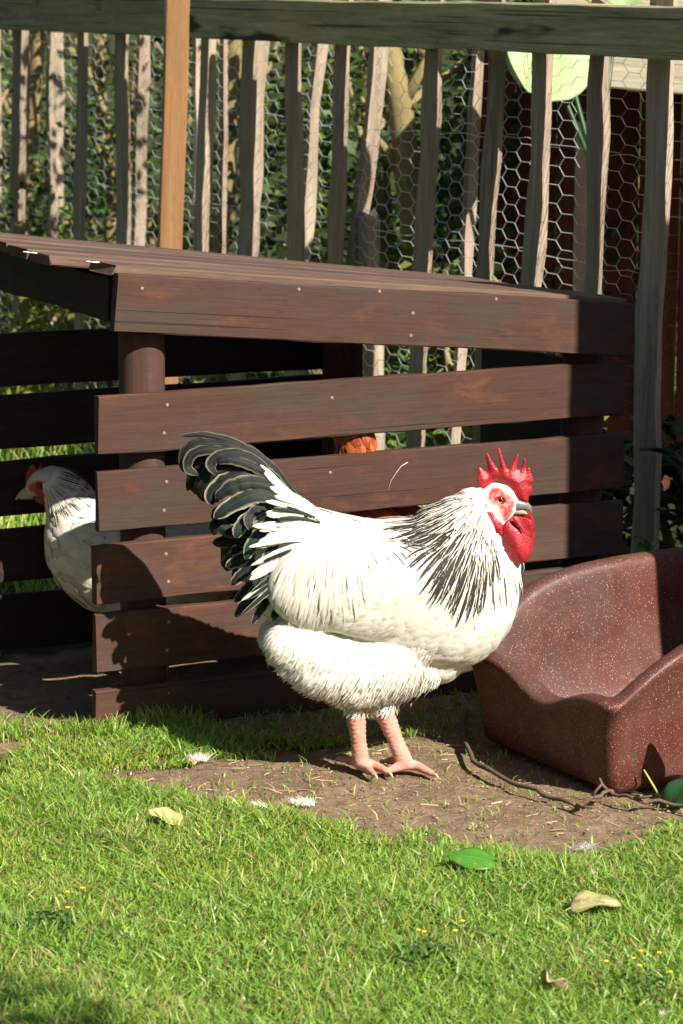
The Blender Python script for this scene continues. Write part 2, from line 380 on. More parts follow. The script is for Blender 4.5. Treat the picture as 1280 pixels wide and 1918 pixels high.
# chicken wire between the stakes: hexagons of twisted wire, each wire a thin prism
def wire_prisms(segs, r):
    v, f = [], []
    for a, b in segs:
        a = Vector(a); b = Vector(b); d = (b - a).normalized(); s = d.cross(Vector((0, 1, 0)))
        if s.length < .05: s = Vector((1, 0, 0))
        s.normalize(); u = s.cross(d); k0 = len(v)
        for p in (a, b):
            for k in range(3):
                an = 2.094 * k; v.append(p + (s * math.cos(an) + u * math.sin(an)) * r)
        for k in range(3): f.append((k0 + k, k0 + (k + 1) % 3, k0 + 3 + (k + 1) % 3, k0 + 3 + k))
    return v, f
segs = []; CW, CHH = .088, .0425      # cell length along the fence, cell height
def wp(x, z):
    return (x + (noise.noise((x * 3, z * 3, 1)) + noise.noise((x * 11, z * 11, 4)) * .35) * .012, .100 + noise.noise((x * 4, z * 4, 7)) * .012, z + noise.noise((x * 3, z * 3, 11)) * .012)
nx_, nz_ = int(6.0 / (CW * .75)), int(1.36 / CHH)
for i in range(nx_):
    x = -5.0 + i * CW * .75
    for j in range(nz_):
        z = .02 + j * CHH + (CHH / 2 if i % 2 else 0)
        # flat top hexagon: twist (horizontal) and the two slanting wires to its right
        a, b = (x - CW * .25, z), (x + CW * .25, z)
        segs.append((wp(*a), wp(*b)))
        segs.append((wp(*b), wp(x + CW * .5, z + CHH / 2))); segs.append((wp(*b), wp(x + CW * .5, z - CHH / 2)))
for z0 in (.80, 1.07):
    xx = np.linspace(-5.0, .9, 130)
    for x1, x2 in zip(xx[:-1], xx[1:]):
        h = lambda x: z0 + .02 * noise.noise((x * 1.5, z0, 3)) + .012 * noise.noise((x * 9, z0, 3))
        segs.append(((x1, .104, h(x1)), (x2, .104, h(x2))))
WIRE_SHADE = simple('shade_toned_wire', (.16, .15, .135), .7, .2)
for part_, mt_, r_ in (([q for q in segs if q[0][0] < -.62], WIRE, .00095), ([q for q in segs if q[0][0] >= -.62], WIRE_SHADE, .0007)):   # same netting; right length coloured darker to stand for shade
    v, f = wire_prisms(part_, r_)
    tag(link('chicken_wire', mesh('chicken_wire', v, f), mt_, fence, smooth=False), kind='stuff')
# new pine post in front of the rail
pt, pb_ = PP(333, 0, F0 + NF * .32, NF), PP(319, 465, F0 + NF * .32, NF)
dv = (pb_ - pt); base = pt + dv * ((0 - pt.z) / dv.z); tp_ = pt + dv * ((1.62 - pt.z) / dv.z)
npst = board('new_post', (tp_ - base).length, .064, .064, W_NEW, None, (0, 0, 0), n=12, warp=.002, ch=.003)
dz = (tp_ - base).normalized(); fx = Vector((math.sin(.14), -math.cos(.14), 0)); fx = (fx - dz * fx.dot(dz)).normalized(); sx_ = dz.cross(fx)
npst.matrix_world = Matrix.Translation((base + tp_) / 2) @ Matrix((dz, fx, sx_)).transposed().to_4x4()
npst.name = 'wooden_post'
tag(npst, 'new pale orange pine post standing in front of the grey fence rail', 'post')

# ------------------------------------------------------------------ red-brown shed beyond the fence, and a screen added out of frame to shade the right side
shed = empty('garden_shed', (.62, 7.75, 0), math.radians(-4))
tag(shed, 'dark red-brown boarded shed with a faded eave board beyond the right of the fence', 'shed')
for k in range(16): board('wall_board', 1.30, .118, .02, W_SHED, shed, (-.30 + .06 + k * .12, .80 + (k % 2) * .007, .64), (0, -math.pi / 2, 0), n=4)
board('eave_board', 2.4, .24, .028, W_EAVE, shed, (1.08, -.10, 1.235), (0, .075, 0), n=8, warp=.006)
M = Mt('roof_felt', .95, .1); M.set('Base Color', M.mix(M.noise(M.obj((1, 1, 1)), 90, 4), (.05, .05, .045), (.10, .10, .09))); FELT = M.m
board('roof', 2.4, .03, 1.5, FELT, shed, (1.08, .64, 1.38), (.04, .075, 0))
board('corner_post', 1.1, .07, .07, W_DARK, shed, (.02, .0, .55), (0, -math.pi / 2, 0))
board('corner_post', 1.1, .07, .07, W_SHED, shed, (2.2, .0, .55), (0, -math.pi / 2, 0))
S_H = Vector((SUN.x, SUN.y, 0)).normalized(); S_R = Vector((-S_H.y, S_H.x, 0))
e0 = PP(1066, 700, C0, NC); e0.z = 0
sc0 = e0 + S_H * 1.45
scr = empty('shade_screen', sc0, math.atan2(S_R.y, S_R.x))
tag(scr, 'tall dark board screen added out of frame right of the trough to cast shade', 'screen')
for k in range(10): board('shade_screen_board', 2.30, .128, .02, W_SHED, scr, (.066 + k * .128, (k % 2) * .012, 1.15), (0, -math.pi / 2, 0), n=3)
board('shade_screen_rail', 1.28, .08, .03, W_SHED, scr, (.64, .034, 1.7)); board('shade_screen_rail', 1.28, .08, .03, W_SHED, scr, (.64, .034, .4))

# ------------------------------------------------------------------ speckled trough
TR0 = G(1140, 1500); TRb = G(885, 1390); tv = (TRb - TR0); TW = tv.length; tv.normalize(); tu = Vector((tv.y, -tv.x, 0))
if tu.x < 0: tu = -tu
trough = empty('feeding_trough', TR0, math.atan2(tu.y, tu.x))
tag(trough, 'glossy red-brown speckled trough with one low scooped end beside the rooster', 'trough')
LT = .95
def rim_h(u, v):
    q = v / TW
    end = .186 - .040 * math.exp(-((q - .42) / .20) ** 2) + .004 * math.sin(q * 9)
    side = .190 + ((.153 * (1 - math.exp(-max(u, 0) / .098))) if q > .5 else .175 * math.tanh(max(u, 0) / .31))
    k = min(1, max(0, (u - .005) / .05)); k = k * k * (3 - 2 * k)
    return end * (1 - k) + side * k
def rrect(inset, n=88, r=.024):
    """points round a rounded rectangle, inset inwards; equal parameter for every layer"""
    out = []; x0, x1, y0, y1 = inset, LT - inset, inset, TW - inset; r = max(.02, r - inset * .3)
    segl = [(x1 - x0 - 2 * r), (y1 - y0 - 2 * r)]; 
    corners = [(x0 + r, y0 + r, math.pi, 1.5 * math.pi), (x1 - r, y0 + r, 1.5 * math.pi, 2 * math.pi), (x1 - r, y1 - r, 0, .5 * math.pi), (x0 + r, y1 - r, .5 * math.pi, math.pi)]
    for ci, (cx, cy, a0, a1) in enumerate(corners):
        for k in range(7):
            a = a0 + (a1 - a0) * k / 6; out.append((cx + r * math.cos(a), cy + r * math.sin(a)))
        nxt = corners[(ci + 1) % 4]; p = out[-1]; q = (nxt[0] + r * math.cos(nxt[2]), nxt[1] + r * math.sin(nxt[2])); m = 15
        for k in range(1, m): out.append((p[0] + (q[0] - p[0]) * k / m, p[1] + (q[1] - p[1]) * k / m))
    return out
layers = [(.020, 0, 0), (.012, .02, 0), (.004, .45, 0), (-.010, .86, 0), (-.018, 1, -.020), (-.020, 1, -.009), (-.016, 1, -.001), (-.004, 1, .001), (.012, 1, .000), (.021, 1, -.008),
          (.025, 1, -.024), (.032, .72, 0), (.042, .42, .012), (.065, 0, .050), (.11, 0, .036), (.17, 0, .034)]
v, f = [], []
for inset, fr, dz in layers:
    for (x, y) in rrect(inset):
        h = rim_h(x, y); v.append((x, y, h * fr + dz))
nr_ = len(rrect(0))
for i in range(len(layers) - 1):
    for k in range(nr_):
        a, b = i * nr_ + k, i * nr_ + (k + 1) % nr_; f.append((a, b, b + nr_, a + nr_))
f.append(tuple((len(layers) - 1) * nr_ + k for k in range(nr_))); f.append(tuple(reversed(range(nr_))))
M = Mt('speckled_glaze', .30, .28); P = M.obj((1, 1, 1), False)
base = M.ramp(M.noise(P, 9, 5, .65), [(.3, (.066, .018, .013)), (.5, (.100, .029, .021)), (.72, (.120, .049, .037))])
base = M.mix(M.ramp(M.noise(P, 3.2, 4), [(.45, 0.0), (.65, .6)]), base, (.062, .038, .032))
geo = M.n('ShaderNodeSeparateXYZ'); M.l(M.obj((1, 1, 1), False), geo.inputs[0])
s1 = M.ramp(M.math('ADD', M.voro(P, 190), M.math('MULTIPLY', M.noise(P, 60, 2), .28)), [(.275, 1.0), (.33, 0.0)])
s2 = M.ramp(M.math('ADD', M.voro(P, 400), M.math('MULTIPLY', M.noise(P, 90, 2), .3)), [(.29, .8), (.34, 0.0)])
sp = M.math('MAXIMUM', s1, s2)
c = M.mix(sp, base, (.42, .25, .19))
dust = M.ramp(M.noise(P, 17, 6, .75), [(.55, 0.0), (.78, .35)]); c = M.mix(dust, c, (.17, .115, .085))
spots = M.ramp(M.voro(P, 11), [(.07, .8), (.11, 0.0)]); c = M.mix(spots, c, (.05, .055, .05))
M.set('Base Color', c); M.set('Roughness', M.ramp(M.noise(P, 14, 5), [(.35, .36), (.7, .65)])); M.bump(M.noise(P, 120, 3), .12, .001)
tr = link('basin', mesh('basin', v, f), M.m, trough)
ss = tr.modifiers.new('s', 'SUBSURF'); ss.levels = ss.render_levels = 1
# short post added out of frame to shade the inside of the trough
q0 = TR0 + tu * .50 + tv * (TW - .03)
q0 = Vector((.640, 5.70, 0)); 
p0 = q0 + S_H * .95 + S_R * .10
me = tube_mesh('shade_post', [(0, 0, z) for z in np.linspace(0, 1.22, 7)], .10, 14)
tag(link('shade_post', me, W_COOP_V, None, p0), 'thick short post added out of frame to shade the inside of the trough', 'post')

# ------------------------------------------------------------------ birds
def remeshed(name, bm, voxel):
    me = bpy.data.meshes.new(name); bm.to_mesh(me); bm.free()
    o = bpy.data.objects.new(name, me); COL.objects.link(o)
    r = o.modifiers.new('r', 'REMESH'); r.mode = 'VOXEL'; r.voxel_size = voxel; r.use_smooth_shade = True
    dg = bpy.context.evaluated_depsgraph_get(); out = bpy.data.meshes.new_from_object(o.evaluated_get(dg))
    bpy.data.objects.remove(o); bpy.data.meshes.remove(me); out.name = name; return out
def verts(me):
    a = np.empty(len(me.vertices) * 3, np.float32); me.vertices.foreach_get('co', a); return a.reshape(-1, 3).astype(float)
def set_verts(me, P): me.vertices.foreach_set('co', P.astype(np.float32).ravel()); me.update()
def smooth_mesh(me, it, mask=None, lam=.5):
    P = verts(me); e = np.empty(len(me.edges) * 2, np.int32); me.edges.foreach_get('vertices', e); e = e.reshape(-1, 2)
    n = len(P); deg = np.bincount(e.ravel(), minlength=n)[:, None]
    for _ in range(it):
        S = np.zeros_like(P)
        for k in range(3):
            S[:, k] = np.bincount(e[:, 0], P[e[:, 1], k], n) + np.bincount(e[:, 1], P[e[:, 0], k], n)
        D = (S / deg - P) * lam
        if mask is not None: D *= mask(P)[:, None]
        P = P + D
    set_verts(me, P); return P
def add_loft(bm, rings, Y):
    """rings: (px, top, bottom, half width, dy) -> elliptical sections across the bird"""
    n = 22; prev = None
    for (px, t, b, hw, dy) in rings:
        c1, c2 = PY(px, t, Y + dy), PY(px, b, Y + dy); c = (c1 + c2) / 2; hz = (c1.z - c2.z) / 2
        ring = []
        for k in range(n):
            a = 2 * math.pi * k / n; sa, ca = math.sin(a), math.cos(a)
            ring.append(bm.verts.new((c.x, c.y + hw * math.copysign(abs(ca) ** .9, ca), c.z + hz * math.copysign(abs(sa) ** .9, sa))))
        if prev:
            for k in range(n): bm.faces.new((prev[k], prev[(k + 1) % n], ring[(k + 1) % n], ring[k]))
        else: bm.faces.new(list(reversed(ring)))
        prev = ring
    bm.faces.new(prev)
def add_ball(bm, c, r, sub=2, sc=(1, 1, 1)):
    m = Matrix.Translation(c) @ Matrix.Diagonal((r * sc[0], r * sc[1], r * sc[2], 1))
    bmesh.ops.create_icosphere(bm, subdivisions=sub, radius=1, matrix=m)
def add_chain3(bm, nodes, flat=1.0):
    """nodes (Vector, radius) joined by overlapping balls"""
    for (p, r), (q, s_) in zip(nodes[:-1], nodes[1:]):
        p = Vector(p); q = Vector(q); n = max(1, int((q - p).length / (min(r, s_) * .45)))
        for k in range(n + 1): add_ball(bm, p.lerp(q, k / n), r + (s_ - r) * k / n, 2, (1, flat, 1))
def add_chain(bm, nodes, Y, flat=1.0): add_chain3(bm, [(PY(x, y, Y + dy), r) for x, y, dy, r in nodes], flat)
def bvh_of(me): 
    return BVHTree.FromPolygons([v.co for v in me.vertices], [tuple(p.vertices) for p in me.polygons])
def blur_mask(P, pts, r): 
    out = np.zeros(len(P))
    for p in pts: out = np.maximum(out, np.clip(1.4 - np.linalg.norm(P - np.array(p), axis=1) / r * 1.0, 0, 1))
    return np.clip(out * 1.6, 0, 1)

class Feathers:
    """collects little lancet vanes: three vertices across, raised rachis"""
    def __init__(s): s.v, s.f, s.uv, s.c = [], [], [], []
    def add(s, pts, nrm, width, prof, col, lift=(.001, .004), flip=None, arch=.12):
        k0 = len(s.v); n = len(pts)
        for i in range(n):
            t = i / (n - 1); d = (pts[min(i + 1, n - 1)] - pts[max(i - 1, 0)])
            if d.length < 1e-7: d = Vector((0, 0, -1))
            d.normalize(); no = nrm[i]; sd = d.cross(no)
            if sd.length < 1e-6: sd = Vector((1, 0, 0))
            sd.normalize(); wd = width * prof(t) * .5; p = pts[i] + no * (lift[0] + (lift[1] - lift[0]) * t)
            for u in (-1, 0, 1):
                q = p + sd * (wd * u) + no * (wd * arch * (1 - abs(u)) * 2)
                if flip is not None: q = Vector((q.x, 2 * flip - q.y, q.z))
                s.v.append(q); s.uv.append(((u + 1) / 2, t)); s.c.append(col)
        for i in range(n - 1):
            for k in (0, 1):
                a = k0 + i * 3 + k; s.f.append((a, a + 1, a + 4, a + 3))
    def build(s, name, mat, parent):
        me = mesh(name, s.v, s.f); set_uv(me, s.uv); set_col(me, s.c); return link(name, me, mat, parent)
def trace(bvh, p, dirf, length, n):
    co, no, _, _ = bvh.find_nearest(p); pts, nr = [], []; st = length / (n - 1)
    for i in range(n):
        pts.append(co); nr.append(no); d = dirf(co); d = d - no * d.dot(no)
        if d.length < 1e-6: break
        d.normalize(); co2, no2, _, _ = bvh.find_nearest(co + d * st); 
        no = (no2 * .75 + no * .25).normalized(); co = co2
    return (pts, nr) if len(pts) == n else (None, None)
lancet = lambda t: (min(1, .45 + t * 2.2) * (1 - max(0, (t - .55) / .45) ** 1.6) + .03)
roundf = lambda t: (min(1, .5 + t * 1.5) * math.sqrt(max(0, 1 - max(0, (t - .5) / .5) ** 2.6)) + .05)
hairp = lambda t: 1 - .85 * t

M = Mt('bird_skin', .75, .2); c = M.attr(); fine = M.noise(M.obj((1, 1, 1), False), 160, 3)
M.set('Base Color', M.mix(1.0, c, M.ramp(fine, [(.3, .86), (.7, 1.06)]), 'MULTIPLY')); M.bump(M.math('ADD', fine, M.math('MULTIPLY', M.noise(M.obj((1, 1, 1), False), 420, 2), .5)), .35, .002); BODY = M.m
def vane(name, base, black=False, trans=.15):
    M = Mt(name, .65, .2); u, v_ = M.uv(); at_ = M.attr(); sep = M.n('ShaderNodeSeparateColor'); M.l(at_, sep.inputs[0])
    d = M.math('ABSOLUTE', M.math('SUBTRACT', u, .5))
    barbs = M.n('ShaderNodeTexWave'); barbs.inputs['Scale'].default_value = 9; barbs.inputs['Distortion'].default_value = 2
    cv = M.n('ShaderNodeCombineXYZ'); M.l(M.math('ADD', v_, d), cv.inputs[0]); M.l(cv.outputs[0], barbs.inputs['Vector'])
    c = M.mix(1.0, base, M.ramp(sep.outputs['Green'], [(0, .80), (1, 1.0)]), 'MULTIPLY')
    c = M.mix(M.math('MULTIPLY', sep.outputs['Blue'], .8), c, (.46, .36, .22))
    if black:
        # dark centre stripe, widening to the tip, amount in red
        hw = M.math('MULTIPLY', M.ramp(v_, [(.05, .0), (.35, .22), (.8, .31), (.94, .36), (1, .5)]), sep.outputs['Red'])
        k = M.math('GREATER_THAN', hw, d); c = M.mix(k, c, M.mix(M.noise(M.obj((1, 1, 1), False), 200, 2), (.012, .012, .011), (.05, .045, .038)))
    M.set('Base Color', c); M.bump(barbs.outputs['Fac'], .12, .001)
    M.translucent(c, trans); return M.m
V_WHITE = vane('white_vane', (.82, .775, .68)); V_HACK = vane('striped_hackle', (.80, .755, .66), True, .08)
M = Mt('dark_tail_vane', .5, .22); u, v_ = M.uv(); d = M.math('ABSOLUTE', M.math('SUBTRACT', u, .5)); at_ = M.attr()
edge = M.ramp(M.math('ADD', d, M.math('MULTIPLY', M.math('SUBTRACT', M.noise(M.obj((1, 1, 1), False), 70, 3), .5), .22)), [(.33, 0.0), (.47, 1.0)])
sepc = M.n('ShaderNodeSeparateColor'); M.l(at_, sepc.inputs[0])
dark = M.mix(sepc.outputs['Green'], (.010, .0095, .009), (.010, .030, .022))
rach = M.ramp(d, [(.0, .7), (.035, 0.0)])
c = M.mix(M.math('MULTIPLY', edge, sepc.outputs['Red']), dark, (.52, .46, .35)); c = M.mix(M.math('MULTIPLY', rach, .45), c, (.13, .11, .085)); stv = M.n('ShaderNodeCombineXYZ'); M.l(M.math('MULTIPLY', v_, 2.0), stv.inputs[0]); M.l(M.math('MULTIPLY', u, 16.0), stv.inputs[1]); M.l(sepc.outputs['Green'], stv.inputs[2]); c = M.mix(M.ramp(M.noise(stv.outputs[0], 1.6, 4, .7), [(.52, 0.0), (.76, .4)]), c, (.06, .053, .042))
M.set('Base Color', c); wv = M.n('ShaderNodeTexWave'); wv.inputs['Scale'].default_value = 14; wv.inputs['Distortion'].default_value = 1.5
cv = M.n('ShaderNodeCombineXYZ'); M.l(M.math('ADD', v_, M.math('MULTIPLY', d, .8)), cv.inputs[0]); M.l(cv.outputs[0], wv.inputs['Vector']); M.bump(wv.outputs['Fac'], .25, .0012)
M.translucent(c, .12); V_DARK = M.m
M = Mt('red_comb_skin', .42, .45); P = M.obj((1, 1, 1), False)
M.set('Base Color', M.mix(M.ramp(M.noise(P, 130, 4, .7), [(.35, 0.0), (.65, 1.0)]), (.25, .007, .010), (.37, .018, .026)))
M.bump(M.math('ADD', M.noise(P, 260, 3), M.math('MULTIPLY', M.voro(P, 240), .6)), .5, .0014); M.set('Subsurface Weight', .15); M.set('Subsurface Radius', (.006, .002, .001)); M.set('Subsurface Scale', .5); COMB = M.m
BEAK = simple('horn_beak', (.40, .33, .23), .35, .5, .35, 90); BEAK_D = simple('dark_horn_beak', (.16, .14, .125), .35, .5, .4, 70)
EYE_R = simple('amber_iris', (.26, .05, .018), .15, .6, .2); EYE_B = simple('pupil', (.006, .005, .005), .08, .7, .1)

def zoomed(pts, x0=860, y0=820, k=7.111): return [(x0 + a / k, y0 + b / k) for a, b in pts]
def puffed(name, pts, Y, dy, thick, mat, parent, voxel=.0014, power=.55, warp=0.0):
    """a fleshy plate: outline given as sightings on the bird's own mid-plane, thick in the middle and round at the rim"""
    bm = bmesh.new(); A = [PY(x, y, Y) for x, y in pts]
    f1 = [bm.verts.new((p.x, Y - .003, p.z)) for p in A]; f2 = [bm.verts.new((p.x, Y + .003, p.z)) for p in A]; n = len(A)
    bmesh.ops.triangulate(bm, faces=[bm.faces.new(f1), bm.faces.new(list(reversed(f2)))])
    for k in range(n): bm.faces.new((f1[k], f2[k], f2[(k + 1) % n], f1[(k + 1) % n]))
    bmesh.ops.recalc_face_normals(bm, faces=bm.faces)
    me = remeshed(name, bm, voxel); P = smooth_mesh(me, 3)
    a = np.array([(p.x, p.z) for p in A]); b = np.roll(a, -1, 0); dmin = np.full(len(P), 9.0)
    q = P[:, [0, 2]]
    for s_, e_ in zip(a, b):
        t = np.clip(((q - s_) @ (e_ - s_)) / max(1e-12, ((e_ - s_) @ (e_ - s_))), 0, 1); dmin = np.minimum(dmin, np.linalg.norm(q - s_ - t[:, None] * (e_ - s_), axis=1))
    sgn = (P[:, 1] - Y) / .003; hgt = thick * np.clip(dmin / (thick * 3.0), .02, 1) ** power
    P[:, 1] = Y + dy + sgn * hgt + warp * np.sin(P[:, 0] * 90 + P[:, 2] * 60) * .004
    set_verts(me, P); smooth_mesh(me, 2); return link(name, me, mat, parent)

# ---- the rooster
YR = 5.385
rooster = empty('rooster', (G(700, 1440).x, G(700, 1440).y, 0))
tag(rooster, 'large white rooster with black striped neck and red comb standing on bare soil', 'rooster')
RO = rooster.location
def adopt(o, root): o.parent = root; o.matrix_parent_inverse = Matrix.Translation(-root.location); return o
bm = bmesh.new()
add_loft(bm, [(462, 1020, 1100, .012, 0), (480, 975, 1135, .035, 0), (515, 940, 1165, .062, 0), (560, 944, 1188, .086, 0), (620, 962, 1205, .104, 0), (700, 978, 1220, .112, 0), (780, 974, 1244, .114, 0),
              (840, 962, 1252, .108, 0), (885, 975, 1246, .098, 0), (925, 1005, 1218, .080, 0), (955, 1045, 1175, .056, 0), (972, 1080, 1130, .025, 0)], YR)
add_chain(bm, [(835, 1030, 0, .085), (868, 1005, 0, .074), (898, 980, 0, .062), (918, 955, 0, .046), (928, 940, 0, .036)], YR, .95)
add_chain(bm, [(926, 936, 0, .034), (940, 934, 0, .031), (955, 943, 0, .022)], YR, .82)
add_chain(bm, [(935, 990, 0, .024), (932, 1055, 0, .045), (915, 1120, 0, .06)], YR)
for dy in (-.088, .088):   # folded wings
    add_ball(bm, PY(712, 1106, YR + dy), .1, 3, (1.60, .36, .90)); add_ball(bm, PY(610, 1100, YR + dy * .9), .1, 3, (1.05, .33, .84))
for dy, dx in ((-.055, 0), (.06, 22)):   # thighs and fluff
    add_chain(bm, [(545 + dx, 1205, dy, .050), (610 + dx, 1238, dy, .068), (672 + dx, 1255, dy, .070), (730 + dx, 1245, dy, .062)], YR)
    add_chain(bm, [(620 + dx, 1275, dy * .9, .036), (672 + dx, 1300, dy * .8, .036), (715 + dx, 1285, dy * .8, .038)], YR)
add_chain(bm, [(520, 1190, 0, .034), (600, 1235, 0, .06), (720, 1250, 0, .07), (820, 1225, 0, .06)], YR)
# legs and feet: ankle points are on the ground under their sightings
TOES = []
def leg(hock, ankle, gy, toes, Y0):
    an = G(*ankle, .022); Yk = an.y; top = PY(hock[0], hock[1] - 40, (YR + Yk) / 2 + Y0); hk = PY(hock[0], hock[1], Yk + Y0 * .5)
    add_chain3(bm, [(top, .024), (hk, .0185), (hk.lerp(an, .5), .0148), (an, .0168)])
    for tp in toes:
        pts = [an + Vector((0, 0, -.008))] + [G(x, y, z) for x, y, z in tp]; rr = [.0115, .0100, .0085, .0058][:len(pts)]
        if len(pts) == 3: rr = [.0115, .009, .006]
        add_chain3(bm, list(zip(pts, rr))); TOES.append((pts[-1], (pts[-1] - pts[-2]).normalized()))
leg((667, 1345), (676, 1424), 0, [[(698, 1432, .012), (716, 1440, .009), (728, 1448, .006)], [(690, 1440, .012), (702, 1452, .009), (716, 1455, .006)][:2], [(660, 1424, .012), (640, 1422, .010)]], -.015)
leg((722, 1338), (756, 1424), 0, [[(780, 1434, .012), (798, 1443, .008), (812, 1450, .005)], [(748, 1436, .012), (736, 1440, .009), (731, 1444, .006)], [(738, 1424, .012), (724, 1426, .009)]], .0)
me = remeshed('body', bm, .0036)
smooth_mesh(me, 10, lambda P: np.clip((P[:, 2] - .13) / .03, 0, 1)); P = smooth_mesh(me, 2, lambda P: np.clip((.15 - P[:, 2]) / .03, 0, 1))
# skin colours by body region
def lerp3(a, b, t): return np.array(a)[None] * (1 - t[:, None]) + np.array(b)[None] * t[:, None]
cols = np.tile(np.array((.82, .775, .68)), (len(P), 1))
legm = np.clip((.150 - P[:, 2]) / .012, 0, 1); ring = .5 + .5 * np.sin(P[:, 2] * 900 + P[:, 0] * 60)
legc = lerp3((.50, .20, .155), (.58, .34, .26), np.clip(ring * .5 + vnoise(P[:, 0], P[:, 2], 60, 9) * .6, 0, 1))
pk = blur_mask(P, [PY(668, 1375, 5.38), PY(664, 1400, 5.38)], .022); legc = legc * (1 - pk[:, None] * .5) + np.array((.45, .09, .09)) * pk[:, None] * .5
legc *= (1 - .35 * np.clip((.010 - P[:, 2]) / .012, 0, 1) * vnoise(P[:, 0], P[:, 1], 150, 10))[:, None]
cols = cols * (1 - legm[:, None]) + legc * legm[:, None]
face = [PY(x, y, YR + s * .024) for s in (-1, 1) for x, y in ((934, 930), (932, 946), (940, 948), (946, 940), (952, 944), (938, 957), (931, 956), (940, 966), (948, 956), (934, 966), (924, 944), (926, 936), (930, 926))]
fm = blur_mask(P, face, .0150) * (vnoise(P[:, 0], P[:, 2], 300, 12) * .5 + .7).clip(0, 1)
cols = cols * (1 - fm[:, None]) + np.array((.33, .038, .036)) * fm[:, None]
set_col(me, cols)
# rings of scales on the shanks
P2 = verts(me); no = np.empty(len(P2) * 3, np.float32); me.vertex_normals.foreach_get('vector', no); no = no.reshape(-1, 3)
P2 += no * ((np.sin(P2[:, 2] * 720 + np.sin(P2[:, 0] * 300)) > .2) * .0014 * legm * np.clip((P2[:, 2] - .02) / .01, 0, 1))[:, None]; set_verts(me, P2)
body_o = adopt(link('body', me, BODY), rooster); BV = bvh_of(me)
for p, d in TOES:
    adopt(link('claw', tube_mesh('claw', [p - d * .003, p + d * .008 + Vector((0, 0, .001)), p + d * .016 - Vector((0, 0, .003))], [.0045, .0032, .0006], 7), BEAK), rooster)
def near_hit(px, py):
    h = BV.ray_cast(CAM_O, ray(px, py).normalized()); return h[0]
def in_frame_dir(sx, sy):
    S = PY(sx, sy, YR)
    def f(p):
        d = Vector((p.x - S.x, 0, p.z - S.z)); d.normalize(); return d
    return f
# small body feathers
FB = Feathers(); nfe = 0
fdir = lambda p: Vector((-1.0, 0, -.42 - .9 * max(0, (p.x - PY(840, 1100, YR).x) / .12)))
poly = np.array([(470, 950), (560, 930), (700, 955), (800, 950), (900, 905), (985, 1040), (975, 1140), (940, 1215), (820, 1275), (700, 1250), (560, 1215), (470, 1160)])
while nfe < 1500:
    px, py = random.uniform(460, 990), random.uniform(900, 1275)
    if not inpoly([px], [py], poly)[0]: continue
    hr = math.hypot(px - 955, py - 860)
    if hr < 150 or (px > 735 and hr < 270): continue
    h = near_hit(px, py)
    if h is None: nfe += 1; continue
    a, n_ = trace(BV, h, fdir, random.uniform(.030, .050), 5); nfe += 1
    if not a: continue
    wv_ = random.uniform(.016, .024); sh = random.uniform(.6, 1); li = (.0008, random.uniform(.0012, .0026))
    col = (0, sh, random.random() ** 3 * .6)
    FB.add(a, n_, wv_, roundf, col, li); FB.add(a, n_, wv_, roundf, col, li, flip=YR)
tag(adopt(FB.build('body_feathers', V_WHITE, None), rooster), kind='stuff')
# downy thighs and belly
FD = Feathers(); k = 0
polyd = np.array([(478, 1165), (560, 1195), (700, 1205), (800, 1205), (830, 1265), (770, 1310), (705, 1345), (650, 1345), (590, 1310), (540, 1265), (490, 1225)])
while k < 5200:
    px, py = random.uniform(470, 835), random.uniform(1165, 1345)
    if not inpoly([px], [py], polyd)[0]: continue
    k += 1; h = near_hit(px, py)
    if h is None or h.z < .118: continue
    ang = random.uniform(-.5, .5); t_ = (px - 640) / 190; dd = Vector((-.75 + t_ * .35 + ang * .6, random.uniform(-.5, .2), -.85 + ang * .3))
    a, n_ = trace(BV, h, lambda p: dd, random.uniform(.014, .030) if h.z > .155 else random.uniform(.008, .014), 4)
    if not a: continue
    n2 = [(q + Vector((-.2, 0, -.5)) * (i / 3)).normalized() for i, q in enumerate(n_)]
    col = (0, random.uniform(.65, 1), random.random() ** 2 * .35); wd = random.uniform(.0018, .0048); li = (.0, random.uniform(.004, .011) + (.008 * random.random() if .155 < h.z < .21 else 0))
    FD.add(a, n2, wd, hairp, col, li); 
    if k % 2 == 0: FD.add(a, n2, wd, hairp, col, li, flip=YR + .01)
tag(adopt(FD.build('thigh_down', V_WHITE, None), rooster), kind='stuff')
# saddle feathers hanging over the flank
def fan(S, ends, rows, per, lenpx, red, lift, F, width, lift0=.001, col_b=.3, n=8, rmin=None):
    th = [e[0] for e in ends]; rr = [e[1] for e in ends]; df = in_frame_dir(*S)
    for f_ in rows:
        m = per
        for i in range(m):
            t = th[0] + (th[-1] - th[0]) * (i + random.uniform(-.45, .45) + .5) / m; re = float(np.interp(t, th, rr)) * (f_ + random.uniform(-.075, .055))
            L = lenpx * random.uniform(.85, 1.15); r0 = max(rmin(t) if rmin else 40, re - L); L = re - r0; a = math.radians(t)
            if L < 25: continue
            px, py = S[0] - r0 * math.cos(a), S[1] + r0 * math.sin(a); h = near_hit(px, py)
            if h is None: continue
            a_, n_ = trace(BV, h, df, L / 1010, n)
            if not a_: continue
            R_ = red(t, f_); sh = random.uniform(.7, 1); col = (R_, sh, random.random() ** 2 * col_b)
            up_ = (1 - f_) * .008 + lift0; li = (up_ * .4, up_ + lift * random.uniform(.5, 1.3)); wd = width * random.uniform(.8, 1.2)
            F.add(a_, n_, wd, lancet, col, li, arch=.2); F.add(a_, n_, wd, lancet, col, li, flip=YR, arch=.2)
FS = Feathers()
fan((650, 830), [(50, 380), (57, 385), (69, 375), (82, 362), (92, 325), (106, 280)], (1.0, .93, .85, .74, .62, .5), 46, 120, lambda t, f: .55 if (t < 62 and f > .9 and random.random() < .4) else 0, .0042, FS, .0115, col_b=.6)
